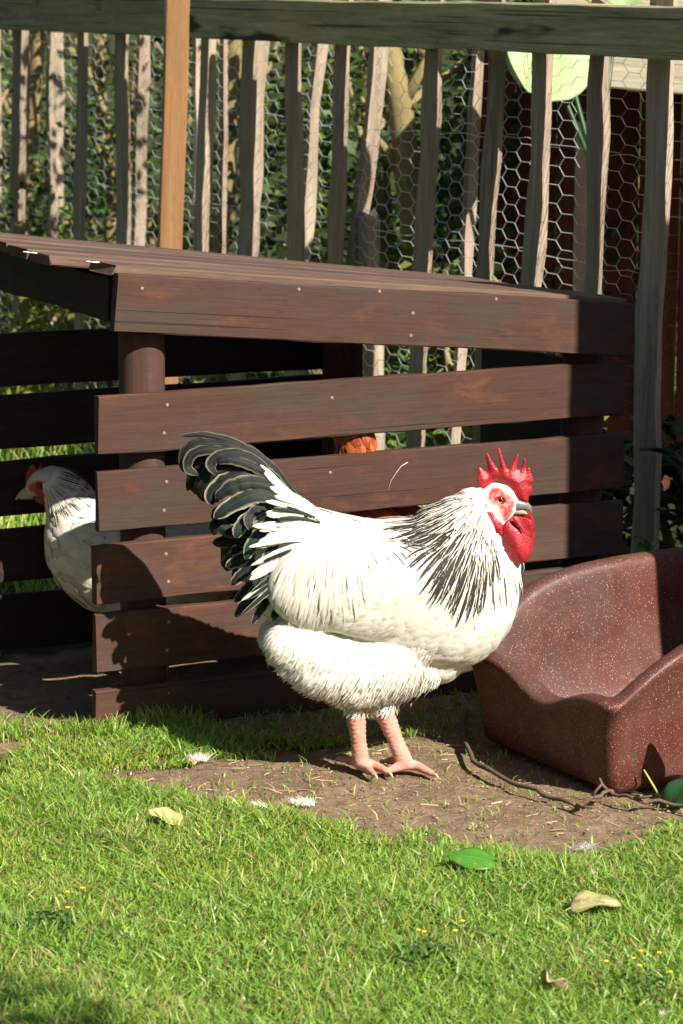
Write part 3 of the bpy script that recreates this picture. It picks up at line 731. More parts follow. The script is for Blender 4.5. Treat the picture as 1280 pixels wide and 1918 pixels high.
fan((640, 800), [(38, 215), (48, 255), (58, 300), (66, 345)], (1.0, .9, .8, .7, .6), 12, 105, lambda t, f: 0, .007, FS, .0125, lift0=.004, col_b=.6)
adopt(tag(FS.build('saddle_feathers', V_HACK, None), kind='stuff'), rooster)
# neck hackle: white above, black-striped below
FH = Feathers()
def hred(t, f):
    if 79 < t < 91: return .12
    base = min(1.1, max(0, (f - .42) / .40))
    if t < 45: base *= 1.05
    return base * random.uniform(.85, 1.15)
fan((955, 860), [(24, 225), (32, 262), (47, 292), (60, 300), (73, 322), (80, 285), (88, 262), (98, 265)], (1.0, .95, .88, .80, .72, .64, .56, .48, .40, .33), 56, 105, hred, .003, FH, .0098, lift0=.0035, col_b=.5,
    rmin=lambda t: float(np.interp(t, [24, 40, 55, 68, 78, 100], [62, 66, 84, 118, 140, 142])))
adopt(tag(FH.build('neck_hackle', V_HACK, None), kind='stuff'), rooster)
# tail: every large feather a part
def vane_strip(name, ctrl, wpx, dy, mat, root, Y, red=.6, green=.2, roll=0.0, dyt=None, n=26, prof=None):
    s_ = spline(ctrl, n); F = Feathers(); pts, nr = [], []
    for i, (x, y) in enumerate(s_):
        t = i / (n - 1); d_ = dy if dyt is None else dy + (dyt - dy) * t
        pts.append(PY(x, y, Y + d_)); nr.append(Vector((math.sin(roll) * .6, -math.cos(roll), .25 + math.sin(roll) * .3)).normalized())
    F.add(pts, nr, wpx / 1010, prof or (lambda t: random.uniform(.86, 1.06) * (min(1, .35 + t * 2.0) * math.sqrt(max(0, 1 - max(0, (t - .6) / .4) ** 2.2)) + .04)), (red, green, 0), (0, 0), arch=.35)
    return adopt(F.build(name, mat, None), root)
TAIL = [
 ([(560, 935), (505, 880), (445, 836), (392, 815), (338, 813)], 17, -.010, .9, .0, .5), ([(556, 930), (500, 872), (440, 842), (385, 838), (350, 852), (341, 884)], 34, -.014, .35, .05, .2),
 ([(552, 938), (495, 885), (440, 860), (390, 858), (360, 880), (356, 915)], 36, .004, .25, .0, -.1), ([(552, 940), (495, 895), (445, 878), (398, 885), (372, 910), (388, 944)], 38, -.020, .3, .0, -.4),
 ([(552, 944), (500, 905), (455, 890), (420, 898), (400, 925), (402, 945)], 36, -.032, .8, .05, .45), ([(556, 940), (515, 895), (475, 870), (440, 858), (410, 868)], 26, -.038, .9, .1, .6),
 ([(556, 948), (510, 918), (470, 908), (432, 918), (404, 938)], 32, -.046, .9, .3, .3), ([(560, 952), (515, 932), (475, 930), (435, 945), (401, 972)], 34, -.055, .8, .55, .5),
 ([(562, 958), (525, 948), (490, 955), (455, 980), (436, 1010)], 34, -.066, .7, .9, .45), ([(566, 966), (530, 965), (500, 985), (476, 1015), (462, 1050)], 32, -.074, .7, 1.0, .4),
 ([(556, 972), (505, 975), (455, 972), (415, 962), (398, 972)], 30, .012, .2, .05, -.2), ([(545, 985), (490, 992), (440, 995), (410, 985), (397, 1003)], 32, -.022, .15, .0, -.3),
 ([(545, 995), (490, 1005), (440, 1015), (402, 1012)], 30, .004, .3, .0, .2), ([(545, 1000), (495, 1020), (455, 1040), (424, 1058)], 28, -.040, .7, .3, .4),
 ([(545, 1010), (500, 1040), (462, 1070), (432, 1092)], 28, -.050, .7, .25, .3), ([(540, 1025), (500, 1060), (465, 1100), (438, 1130)], 26, -.035, .6, .2, .2),
 ([(540, 1040), (500, 1080), (466, 1120), (443, 1158)], 26, -.045, .7, .1, .35), ([(556, 1060), (520, 1095), (490, 1130), (476, 1165)], 24, -.06, .6, .05, .2),
 ([(575, 990), (545, 1000), (515, 1028), (492, 1065)], 28, -.078, .9, .6, .5), ([(590, 1050), (566, 1090), (552, 1130), (547, 1166)], 22, -.088, .6, .0, .2),
 ([(570, 1050), (540, 1090), (520, 1130), (508, 1165)], 22, -.078, .6, .0, .2), ([(552, 950), (500, 925), (455, 905), (410, 905), (380, 930)], 34, .025, .2, .0, .2),
 ([(552, 960), (500, 945), (455, 935), (425, 950), (408, 985)], 32, .040, .2, .1, .2), ([(548, 990), (500, 1010), (460, 1045), (440, 1085)], 30, .030, .3, .1, .2)]
for c_, wpx, dy, red, gr, roll in TAIL:
    c_ = [(x + random.uniform(-5, 5) * (i > 0), y + random.uniform(-5, 5) * (i > 0)) for i, (x, y) in enumerate(c_)]
    vane_strip('tail_feather', c_, wpx * random.uniform(.72, 1.05), dy * .5, V_DARK, rooster, YR, red * (.35 if c_[-1][1] < 945 else 1.0), gr, roll + random.uniform(-.3, .3), dyt=dy)
for c_, wpx, dy, roll in (([(545, 940), (470, 880), (400, 870), (372, 900), (400, 935)], 46, .012, 0), ([(545, 950), (480, 900), (420, 905), (395, 940)], 48, .010, 0), ([(550, 965), (480, 940), (430, 960), (415, 1000)], 46, .012, 0),
                          ([(550, 985), (490, 985), (440, 1020), (425, 1070)], 44, .010, 0), ([(545, 930), (470, 862), (405, 842), (362, 850), (352, 876), (372, 890)], 20, -.03, .5), ([(540, 925), (480, 862), (425, 850), (395, 868), (405, 890)], 22, -.042, .7), ([(552, 960), (500, 950), (468, 968), (470, 995)], 22, -.075, .6)):
    vane_strip('tail_feather', c_, wpx, dy * .5, V_DARK, rooster, YR, .35 if wpx < 30 else .05, .05, roll, dyt=dy)
DK = set(random.sample(range(3, 30), 8))
for k in range(30):
    t = min(1, max(0, k / 29 + random.uniform(-.05, .05))); bx, by = 596 + 16 * t, 956 + 96 * t; ex, ey = 528 - 58 * t ** .8 + random.uniform(-26, 16), 905 + 232 * t + random.uniform(-20, 20)
    vane_strip('tail_covert', [(bx, by), (bx + (ex - bx) * .5, by + (ey - by) * .42 - 6), (ex, ey)], random.uniform(9, 17), -.078, V_DARK if k in DK else V_WHITE, rooster, YR, random.uniform(.7, 1.0) if k in DK else 0, random.uniform(.5, 1), random.uniform(-.3, .5), dyt=-.088 + random.uniform(-.004, .006))
# pale downy feathers around the tail root
for c_ in ([(570, 955), (540, 925), (510, 895), (488, 870)], [(580, 962), (552, 935), (525, 910), (505, 885)]):
    vane_strip('tail_covert', c_, 14, -.03, V_WHITE, rooster, YR, 0, .9, .3)
# head
comb = zoomed([(300, 690), (262, 650), (240, 585), (238, 520), (250, 470), (258, 385), (275, 378), (315, 410), (352, 450), (378, 455), (392, 425), (372, 330), (352, 205), (372, 185), (398, 230), (440, 310), (490, 385), (525, 425), (552, 395),
               (540, 300), (520, 180), (512, 128), (535, 122), (560, 175), (590, 290), (625, 375), (650, 415), (672, 400), (705, 330), (745, 240), (780, 208), (800, 218), (785, 290), (762, 370), (762, 415), (800, 420), (835, 370), (855, 300), (858, 262), (880, 265), (890, 320), (882, 400), (890, 430), (920, 385), (942, 395), (955, 450), (985, 530), (990, 600), (962, 620), (978, 680), (955, 740), (930, 770), (918, 850), (860, 858), (800, 825), (730, 790), (690, 720), (650, 670), (590, 600), (520, 560), (450, 570), (400, 640), (350, 690)])
adopt(puffed('comb', comb, YR, -.006, .0075, COMB, None, warp=.6), rooster)
wat = zoomed([(700, 985), (650, 1030), (600, 1060), (565, 1150), (560, 1250), (563, 1340), (588, 1450), (600, 1550), (650, 1605), (710, 1625), (790, 1615), (860, 1598), (905, 1545), (950, 1450), (985, 1350), (995, 1270), (980, 1180), (962, 1090), (935, 1035), (860, 1005), (790, 995)])
adopt(puffed('wattle', wat, YR, -.044, .0085, COMB, None, warp=1.0), rooster)
adopt(puffed('wattle', [(x + 3, y - 6) for x, y in wat], YR, .016, .008, COMB, None, warp=1.0), rooster)
fold = zoomed([(700, 975), (695, 1040), (740, 1100), (800, 1150), (835, 1200), (850, 1190), (830, 1120), (790, 1060), (760, 1000)])
adopt(puffed('wattle_fold', fold, YR, -.054, .004, COMB, None), rooster)
strip = zoomed([(335, 925), (325, 1000), (365, 1085), (440, 1180), (530, 1255), (565, 1230), (575, 1120), (540, 1050), (470, 1000), (425, 920)])
adopt(puffed('ear_wattle', strip, YR, -.047, .006, COMB, None), rooster); adopt(puffed('ear_wattle', strip, YR, .030, .006, COMB, None), rooster)
lobe = zoomed([(340, 830), (330, 880), (365, 915), (420, 900), (435, 850), (400, 800), (360, 805)])
M = Mt('ear_lobe', .6, .3); M.set('Base Color', M.mix(M.noise(M.obj((1, 1, 1), False), 140, 3), (.72, .62, .50), (.78, .50, .44))); LOBE = M.m
adopt(puffed('ear_lobe', lobe, YR, -.042, .005, LOBE, None), rooster)
def beak(root, up_pts, lo_pts, Y, mu, ml):
    def cone(name, pts, mat):
        s_ = spline([p[:2] for p in pts], 9); rr = np.interp(np.linspace(0, 1, 9), np.linspace(0, 1, len(pts)), [p[2] for p in pts])
        me_ = tube_mesh(name, [PY(x, y, Y) for x, y in s_], list(rr), 12); Pq = verts(me_); Pq[:, 1] = Y + (Pq[:, 1] - Y) * .8; set_verts(me_, Pq); return adopt(link(name, me_, mat), root)
    cone('upper_beak', up_pts, mu); cone('lower_beak', lo_pts, ml)
beak(rooster, [(955, 944, .013), (972, 946, .0120), (986, 948, .0085), (994, 956, .0040), (996, 964, .0008)], [(952, 955, .008), (970, 957, .0070), (982, 960, .004), (988, 963, .001)], YR - .004, BEAK_D, BEAK)
def eye(root, px, py, Y, bv, side=-1, r=.0072):
    h = bv.ray_cast(Vector((PY(px, py, Y).x, Y + side * .3, PY(px, py, Y).z)), Vector((0, -side, 0)))[0]; n0 = Vector((0, side, 0))
    for nm, rr, off, mt_ in (('iris', r, -.0030, EYE_R), ('pupil', r * .52, .0012, EYE_B)):
        b2 = bmesh.new(); add_ball(b2, h + n0 * off, rr, 3, (1, .75, 1)); m_ = bpy.data.meshes.new(nm); b2.to_mesh(m_); b2.free(); adopt(link(nm, m_, mt_), root)
    lid = [h + n0 * .0012 + Vector((math.cos(a) * r * 1.25, 0, math.sin(a) * r * .95)) for a in np.linspace(0, 2 * math.pi, 17)]
    adopt(link('eyelid', tube_mesh('eyelid', lid, .0016, 6, cap=False), COMB), root)
eye(rooster, 936, 931, YR, BV); eye(rooster, 936, 931, YR, BV, 1)

# ---- the pale hen inside the coop
YH = 6.10
hen = empty('hen', (G(260, 1300).x, YH, 0))
tag(hen, 'white hen with speckled neck looking out left from inside the coop', 'hen')
bm = bmesh.new()
add_loft(bm, [(84, 985, 1040, .020, 0), (98, 960, 1075, .045, 0), (125, 930, 1112, .068, 0), (170, 930, 1140, .088, 0), (240, 955, 1158, .100, 0), (320, 968, 1165, .100, 0), (390, 970, 1150, .085, 0), (440, 950, 1110, .055, 0), (470, 930, 1060, .02, 0)], YH)
add_chain(bm, [(150, 985, 0, .072), (130, 940, 0, .056), (112, 912, 0, .044), (100, 903, 0, .036)], YH, .9)
add_chain(bm, [(98, 900, 0, .034), (80, 903, 0, .030), (64, 914, 0, .021)], YH, .82)
add_chain(bm, [(260, 1150, -.04, .05), (262, 1185, -.04, .022), (255, 1230, -.04, .012), (258, 1268, -.04, .012)], YH); add_chain(bm, [(310, 1150, .04, .05), (312, 1180, .04, .022), (305, 1220, .04, .012), (308, 1256, .04, .012)], YH)
me = remeshed('body', bm, .005); P = smooth_mesh(me, 6, lambda P: np.clip((P[:, 2] - .15) / .03, 0, 1))
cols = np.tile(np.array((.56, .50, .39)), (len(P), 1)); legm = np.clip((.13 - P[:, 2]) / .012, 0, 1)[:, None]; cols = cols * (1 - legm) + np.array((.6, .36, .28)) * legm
fm = blur_mask(P, [PY(x, y, YH - .022) for x, y in ((60, 915), (72, 925), (80, 930), (70, 912))], .012)[:, None]; cols = cols * (1 - fm) + np.array((.45, .06, .05)) * fm
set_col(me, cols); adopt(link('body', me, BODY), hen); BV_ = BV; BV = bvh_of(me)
adopt(puffed('comb', [(48, 905), (50, 885), (56, 872), (60, 884), (63, 868), (70, 880), (78, 866), (80, 882), (82, 890), (66, 900)], YH, 0, .004, COMB, None), hen)
adopt(puffed('wattle', [(64, 930), (72, 928), (92, 930), (96, 938), (86, 944), (72, 940)], YH, -.016, .006, COMB, None), hen)
adopt(puffed('ear_lobe', [(92, 905), (104, 906), (106, 920), (98, 932), (90, 925)], YH, -.030, .005, LOBE, None), hen)
beak(hen, [(62, 918, .012), (48, 922, .0095), (36, 929, .005), (30, 936, .001)], [(62, 928, .008), (48, 930, .006), (38, 934, .002)], YH, BEAK, BEAK)
eye(hen, 79, 906, YH, BV)
FH2 = Feathers(); df = in_frame_dir(75, 880)
def hfan(F):
    for f_ in (1.0, .86, .72, .6, .48, .38):
        for i in range(34):
            t = 195 - 165 * 0 + (i + random.random()) / 34 * 0; ang = math.radians(random.uniform(8, 75)); re = np.interp(math.degrees(ang), [8, 40, 75], [125, 140, 120]) * f_ * random.uniform(.92, 1.05)
            L = 65; r0 = max(28, re - L); px, py = 75 + r0 * math.cos(ang), 880 + r0 * math.sin(ang); h = BV.ray_cast(CAM_O, ray(px, py).normalized())[0]
            if h is None: continue
            a_, n_ = trace(BV, h, lambda p: (lambda d: d.normalized())(Vector((p.x - PY(75, 880, YH).x, 0, p.z - PY(75, 880, YH).z))), L / 935, 6)
            if a_:
                col = (min(.95, max(0.0, (f_ - .15) * 1.4)) * random.uniform(.35, 1.0), random.uniform(.7, 1), .2); li = ((1 - f_) * .004, (1 - f_) * .006 + .003)
                F.add(a_, n_, .0095, lancet, col, li, arch=.2); F.add(a_, n_, .0095, lancet, col, li, flip=YH, arch=.2)
hfan(FH2); adopt(tag(FH2.build('neck_hackle', V_HACK, None), kind='stuff'), hen)
FB2 = Feathers()
for _ in range(700):
    px, py = random.uniform(80, 470), random.uniform(925, 1165); h = BV.ray_cast(CAM_O, ray(px, py).normalized())[0]
    if h is None: continue
    a_, n_ = trace(BV, h, lambda p: Vector((1, 0, -.5)), random.uniform(.03, .045), 4)
    if a_: FB2.add(a_, n_, random.uniform(.016, .024), roundf, (0, random.uniform(.5, 1), random.random() * .4), (.0008, .003))
adopt(tag(FB2.build('body_feathers', V_WHITE, None), kind='stuff'), hen)
for c_ in ([(440, 985), (470, 950), (500, 915)], [(445, 1000), (480, 970), (515, 940)], [(440, 970), (462, 930), (485, 890)]): vane_strip('tail_feather', c_, 30, -.01, V_DARK, hen, YH, .3, .1, .2)
# ---- the red-brown hen deeper inside, glimpsed through the slats
YB = 6.0
bhen = empty('hen', (PY(700, 1100, YB).x, YB, 0))
tag(bhen, 'red-brown hen glimpsed between the slats above the white rooster', 'hen')
bm = bmesh.new()
add_loft(bm, [(600, 900, 960, .03, 0), (625, 880, 1050, .06, 0), (670, 900, 1110, .085, -.02), (730, 935, 1130, .095, -.015), (775, 945, 1110, .075, 0), (800, 960, 1070, .04, 0), (812, 980, 1030, .015, 0)], YB)
add_chain(bm, [(650, 940, -.02, .06), (660, 890, -.06, .050), (666, 845, -.090, .046), (666, 812, -.094, .040)], YB); add_chain(bm, [(660, 798, -.096, .032), (645, 800, -.096, .026), (632, 803, -.096, .018)], YB)
add_chain(bm, [(700, 1110, -.04, .05), (705, 1160, -.04, .02), (700, 1270, -.04, .012)], YB); add_chain(bm, [(740, 1110, .04, .05), (742, 1160, .04, .02), (738, 1262, .04, .012)], YB)
me = remeshed('body', bm, .006); P = smooth_mesh(me, 5); legm = np.clip((.13 - P[:, 2]) / .012, 0, 1)[:, None]
cols = lerp3((.18, .03, .010), (.30, .075, .02), vnoise(P[:, 0], P[:, 2], 45, 21)); cols = cols * (1 - legm) + np.array((.6, .4, .2)) * legm; set_col(me, cols)
adopt(link('body', me, BODY), bhen); BV = bvh_of(me)
M = Mt('russet_vane', .6, .3); u, v_ = M.uv(); at_ = M.attr(); sepc = M.n('ShaderNodeSeparateColor'); M.l(at_, sepc.inputs[0])
c = M.mix(sepc.outputs['Green'], (.17, .022, .008), (.36, .105, .026)); c = M.mix(M.math('MULTIPLY', M.ramp(M.math('ABSOLUTE', M.math('SUBTRACT', u, .5)), [(.3, 0.0), (.45, 1.0)]), sepc.outputs['Red']), c, (.7, .62, .5)); M.set('Base Color', c); V_RUS = M.m
FR = Feathers()
for _ in range(900):
    px, py = random.uniform(600, 880), random.uniform(780, 1130); h = BV.ray_cast(CAM_O, ray(px, py).normalized())[0]
    if h is None: continue
    a_, n_ = trace(BV, h, lambda p: Vector((.35 if py < 900 else .9, 0, -1 if py < 900 else -.5)), random.uniform(.03, .055), 4)
    if a_: FR.add(a_, n_, random.uniform(.010, .018), lancet if py < 900 else roundf, (1.0 if px < 645 and random.random() < .6 else 0, random.random(), 0), (.0008, .004))
adopt(tag(FR.build('body_feathers', V_RUS, None), kind='stuff'), bhen)
adopt(puffed('comb', [(640, 795), (638, 775), (648, 783), (652, 768), (660, 780), (668, 768), (670, 790), (655, 798)], YB, 0, .004, COMB, None), bhen)
beak(bhen, [(632, 806, .010), (620, 810, .006), (612, 815, .001)], [(632, 812, .007), (622, 814, .004), (615, 817, .001)], YB, BEAK, BEAK); eye(bhen, 645, 800, YB, BV)
BV = BV_

# ------------------------------------------------------------------ turf: every blade real
def blades(x, y, h, wd, cols, lean=.5, seed=1):
    r = np.random.default_rng(seed); n = len(x); z0 = ground_z(x, y)
    a = r.uniform(0, 2 * np.pi, n); la = r.uniform(0, 2 * np.pi, n); ln = h * r.uniform(.15, 1.0, n) ** 1.2 * lean * 2
    sx, sy = np.cos(a) * wd / 2, np.sin(a) * wd / 2; V = np.zeros((n, 7, 3)); C = np.zeros((n, 7, 3))
    for k, (t, w_) in enumerate(((0, .8), (.42, 1.0), (.78, .66))):
        cx = x + np.cos(la) * ln * t ** 1.9; cy = y + np.sin(la) * ln * t ** 1.9; cz = z0 + h * (t - .22 * (ln / h) * t ** 2) - (.004 if k == 0 else 0)
        V[:, 2 * k] = np.stack([cx - sx * w_, cy - sy * w_, cz], 1); V[:, 2 * k + 1] = np.stack([cx + sx * w_, cy + sy * w_, cz], 1)
        C[:, 2 * k] = C[:, 2 * k + 1] = cols
    V[:, 6] = np.stack([x + np.cos(la) * ln, y + np.sin(la) * ln, z0 + h * (1 - .22 * (ln / h))], 1); C[:, 6] = cols
    b = (np.arange(n) * 7)[:, None]
    q = np.concatenate([b + np.array([0, 1, 3, 2]), b + np.array([2, 3, 5, 4])]); t = b + np.array([4, 5, 6])
    return V.reshape(-1, 3), q, t, C.reshape(-1, 3)
def fast_mesh(name, V, Q, T):
    me = bpy.data.meshes.new(name); me.vertices.add(len(V)); me.vertices.foreach_set('co', V.astype(np.float32).ravel())
    nl = Q.size + T.size; me.loops.add(nl); me.loops.foreach_set('vertex_index', np.concatenate([Q.ravel(), T.ravel()]).astype(np.int32))
    me.polygons.add(len(Q) + len(T)); st = np.concatenate([np.arange(len(Q)) * 4, Q.size + np.arange(len(T)) * 3]).astype(np.int32)
    me.polygons.foreach_set('loop_start', st); me.update(calc_edges=True); me.validate(); return me
M = Mt('grass_blade', .42, .45); c = M.attr(); M.set('Base Color', c); M.translucent(M.mix(1.0, c, (1.15, 1.15, .7), 'MULTIPLY'), .38); GRASS = M.m
def grass_cols(x, y, r):
    n = len(x); pal = np.array([(.238, .378, .055), (.292, .432, .066), (.155, .305, .044), (.360, .450, .112), (.238, .395, .074)])
    c = pal[r.integers(0, 5, n)] * r.uniform(.75, 1.2, n)[:, None]
    dry = r.random(n) < .05 + .09 * (vnoise(x, y, 7, 31) > .62); c[dry] = np.array((.46, .36, .17)) * r.uniform(.7, 1.1, dry.sum())[:, None]
    yel = (vnoise(x, y, 3.2, 33) * .6 + vnoise(x, y, 9, 34) * .4 - .45).clip(0, 1)[:, None]; c = c * (1 - yel * 1.2) + c * np.array((1.3, 1.1, .9)) * yel * 1.2
    return c
def scatter(n, x0, x1, y0, y1, r): return r.uniform(x0, x1, n), r.uniform(y0, y1, n)
r = np.random.default_rng(11); parts = []
def sow(n, x0, x1, y0, y1, hmin, hmax, w0, w1, keep=None, seed=1, lean=.5, dirt_keep=.02):
    x, y = scatter(n, x0, x1, y0, y1, r); d = dirtness(x, y); k = ~d | (r.random(n) < dirt_keep)
    # thinner near the bare edge
    e = dirtness(x + .04, y) | dirtness(x - .04, y) | dirtness(x, y - .04) | dirtness(x, y + .04); k &= ~(e & ~d) | (r.random(n) < .6)
    if keep is not None: k &= keep(x, y)
    x, y, d, e = x[k], y[k], d[k], e[k]; lx = (x - C0.x) * EC.x + (y - C0.y) * EC.y; ly = (x - C0.x) * NC.x + (y - C0.y) * NC.y; h = r.uniform(hmin, hmax, len(x)) * (.65 + .7 * vnoise(x, y, 6, 41)) * np.where(d | e, .62, 1)
    parts.append(blades(x, y, h, r.uniform(w0, w1, len(x)), grass_cols(x, y, r), lean, seed))
sow(150000, -.62, .66, 3.88, 5.75, .014, .038, .0018, .0036, seed=2, lean=.85)
sow(4000, -.62, .66, 3.88, 5.5, .032, .055, .0022, .0038, seed=12, lean=.8, dirt_keep=0)
sow(26000, -1.9, 1.9, 3.0, 6.3, .018, .045, .003, .005, keep=lambda x, y: (np.abs(x) > .6) | (y < 3.9), seed=3)
# longer tufts along the foot of the coop, left of the bird
xx = r.uniform(-.10, .22, 1000); fr = C0.x + EC.x * xx + NC.x * np.abs(r.normal(.0, .030, 1000)), C0.y + EC.y * xx + NC.y * (np.abs(r.normal(.0, .030, 1000)) + .004)
parts.append(blades(fr[0], fr[1], r.uniform(.015, .050, 1000) * (.5 + vnoise(fr[0], fr[1], 18, 51)), r.uniform(.002, .0038, 1000), grass_cols(fr[0], fr[1], r), .55, 5))
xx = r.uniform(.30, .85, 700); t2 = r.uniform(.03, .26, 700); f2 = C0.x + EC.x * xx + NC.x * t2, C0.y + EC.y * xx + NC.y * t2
parts.append(blades(f2[0], f2[1], r.uniform(.015, .035, 700), r.uniform(.002, .0036, 700), grass_cols(f2[0], f2[1], r) * .7, .7, 8))  # blades in the bird's shadow strip coloured darker to deepen the shade
xx = r.uniform(-.30, .06, 900); yy = C0.y + r.uniform(-.06, .04, 900); xx = C0.x + xx
parts.append(blades(xx, yy, r.uniform(.018, .048, 900), r.uniform(.002, .0036, 900), grass_cols(xx, yy, r), .6, 6))
# beyond the coop and the fence
n = 26000; xx, yy = r.uniform(-2.6, 1.8, n), r.uniform(6.6, 11.5, n); k = ~dirtness(xx, yy) & ((xx < .42) | (yy > 9)); xx, yy = xx[k], yy[k]
parts.append(blades(xx, yy, r.uniform(.05, .14, len(xx)), r.uniform(.004, .008, len(xx)), grass_cols(xx, yy, r) * 1.1, .5, 7))
V, Q, T, C = [], [], [], []; o_ = 0
for v_, q_, t_, c_ in parts: V.append(v_); Q.append(q_ + o_); T.append(t_ + o_); C.append(c_); o_ += len(v_)
gm = fast_mesh('grass', np.concatenate(V), np.concatenate(Q), np.concatenate(T)); set_col(gm, np.concatenate(C))
gr = tag(link('grass', gm, GRASS), 'short sunlit green lawn grass in front of the coop', 'grass', kind='stuff')

# crumbs, straw and chaff on the bare soil
def crumbs(n):
    v, f, cols = [], [], []; rr = random.Random(5); pal = [(.30, .21, .135), (.22, .15, .10), (.36, .27, .18), (.13, .085, .055), (.26, .18, .12)]
    while n:
        x, y = rr.uniform(-.55, .75), rr.uniform(4.9, 6.1)
        if not dirtness(np.array([x]), np.array([y]))[0]: continue
        n -= 1; s = rr.choice([.0008, .0011, .0014, .0018, .0018, .0026, .0034]); z = float(ground_z(np.array([x]), np.array([y]))[0]) + s * .3; k0 = len(v)
        for q in ((1, 0, 0), (-1, 0, 0), (0, 1, 0), (0, -1, 0), (0, 0, 1), (0, 0, -1)):
            v.append((x + q[0] * s * rr.uniform(.6, 1.4), y + q[1] * s * rr.uniform(.6, 1.4), z + q[2] * s * rr.uniform(.5, .9)))
        for q in ((0, 2, 4), (2, 1, 4), (1, 3, 4), (3, 0, 4), (2, 0, 5), (1, 2, 5), (3, 1, 5), (0, 3, 5)): f.append(tuple(k0 + i for i in q))
        c = rr.choice(pal); cols += [c] * 6
    for _ in range(420):
        x, y = rr.uniform(-.5, .7), rr.uniform(4.9, 6.1)
        if not dirtness(np.array([x]), np.array([y]))[0]: continue
        a, L, w_ = rr.uniform(0, 6.28), rr.uniform(.008, .035), rr.uniform(.0006, .0012); z = float(ground_z(np.array([x]), np.array([y]))[0]) + .002; k0 = len(v)
        d = Vector((math.cos(a), math.sin(a), rr.uniform(-.1, .15))) * L; s = Vector((-math.sin(a), math.cos(a), 0)) * w_; p = Vector((x, y, z))
        v += [p - s, p + s, p + d + s, p + d - s, p + Vector((0, 0, w_ * 1.5)), p + d + Vector((0, 0, w_ * 1.5))]
        f += [(k0, k0 + 3, k0 + 5, k0 + 4), (k0 + 1, k0 + 4, k0 + 5, k0 + 2)]; cols += [rr.choice([(.50, .38, .20), (.36, .26, .14), (.22, .15, .09)])] * 6
    me = mesh('soil_crumbs', v, f); set_col(me, cols); return me
M = Mt('crumb', .95, .1); M.set('Base Color', M.attr())
tag(link('soil_crumbs', crumbs(5200), M.m, smooth=False), 'loose crumbs of soil and chaff on the bare patch', 'soil', kind='stuff')

# ------------------------------------------------------------------ leaves, feathers and twig on the ground
def leaf_mat(name, a, b, rough=.45, trans=.25, spots=None):
    M = Mt(name, rough, .4); u, v_ = M.uv(); d = M.math('ABSOLUTE', M.math('SUBTRACT', u, .5)); cv = M.n('ShaderNodeCombineXYZ'); 
    M.l(M.math('ADD', v_, M.math('MULTIPLY', d, -.9)), cv.inputs[0]); wv = M.n('ShaderNodeTexWave'); wv.inputs['Scale'].default_value = 2.6; M.l(cv.outputs[0], wv.inputs['Vector'])
    vein = M.math('MAXIMUM', M.ramp(d, [(.0, 1.0), (.03, 0.0)]), M.ramp(wv.outputs['Fac'], [(.90, 0.0), (.99, .6)]))
    c = M.mix(M.noise(M.obj((1, 1, 1)), 22, 5, .65), a, b); c = M.mix(M.math('MULTIPLY', vein, .35), c, tuple(min(1, x * 1.7 + .04) for x in b))
    if spots: c = M.mix(M.ramp(M.noise(M.obj((1, 1, 1)), 60, 4, .7), [(.55, 0.0), (.68, .85)]), c, spots)
    M.set('Base Color', c); M.bump(vein, .3, .001); M.translucent(c, trans); return M.m
L_YEL = leaf_mat('yellowed_leaf', (.52, .43, .17), (.62, .55, .27), spots=(.36, .25, .10)); L_GRN = leaf_mat('fresh_leaf', (.055, .20, .020), (.085, .27, .035), .28, spots=(.20, .28, .04))
L_TAN = leaf_mat('tan_leaf', (.30, .29, .11), (.40, .37, .16), spots=(.20, .12, .05)); L_DRK = leaf_mat('dark_leaf', (.020, .075, .024), (.030, .105, .035), .4)
L_BRN = leaf_mat('dead_leaf', (.36, .24, .12), (.48, .34, .20), .8, .1); L_PALE = leaf_mat('pale_big_leaf', (.36, .50, .22), (.46, .60, .30), .5, .35)
def leaf_mesh(L, W, prof, curl=.0, fold=.15, wave=.02, nu=8, nv=14, seed=0, notch=0.0):
    rr = random.Random(seed); ph = rr.uniform(0, 6); v, uv, f = [], [], []
    for j in range(nv + 1):
        t = j / nv; w_ = W * .5 * prof(t)
        for i in range(nu + 1):
            u = i / nu * 2 - 1; x = u * w_; y = L * (t - .5) + notch * L * abs(u) * (-1 if t < .3 else 0) * (1 - t / .3)
            z = abs(x) * fold + curl * (t - .5) ** 2 * L * 4 + wave * L * math.sin(t * 9 + ph + u * 2) * abs(u) + wave * L * .5 * math.sin(u * 5 + ph * 2)
            v.append((x, y, z)); uv.append(((u + 1) / 2, t))
    for j in range(nv):
        for i in range(nu):
            a = j * (nu + 1) + i; f.append((a, a + 1, a + nu + 2, a + nu + 1))
    me = mesh('leaf', v, f); set_uv(me, uv); return me
ovate = lambda t: max(.02, math.sin(math.pi * min(1, t * .92 + .06) ** .75) ** .8)
oval = lambda t: max(.02, math.sqrt(max(0, 1 - (2 * t - 1) ** 2)))
def lying_leaf(name, px, py, L, W, yaw, mat, label, cat='leaf', z=.022, tilt=(0, 0), stalk=True, **kw):
    p = G(px, py); zz = float(ground_z(np.array([p.x]), np.array([p.y]))[0]) + z
    root = empty(name, (p.x, p.y, zz)); root.rotation_euler = (tilt[0], tilt[1], yaw); tag(root, label, cat)
    me = leaf_mesh(L, W, kw.pop('prof', ovate), **kw); link('blade', me, mat, root).modifiers.new('t', 'SOLIDIFY').thickness = .0006
    if stalk: link('stalk', tube_mesh('stalk', [(0, -L / 2 + .002, 0), (.003, -L * .62, -.003), (.008, -L * .78, -.012)], [.0012, .0011, .0009], 6), mat, root)
    return root
lying_leaf('fallen_leaf', 306, 1553, .064, .050, math.radians(62), L_YEL, 'curled yellow fallen leaf lying on the lawn at left', tilt=(.28, -.12), fold=.5, curl=.05, z=.026, wave=.05, seed=2)
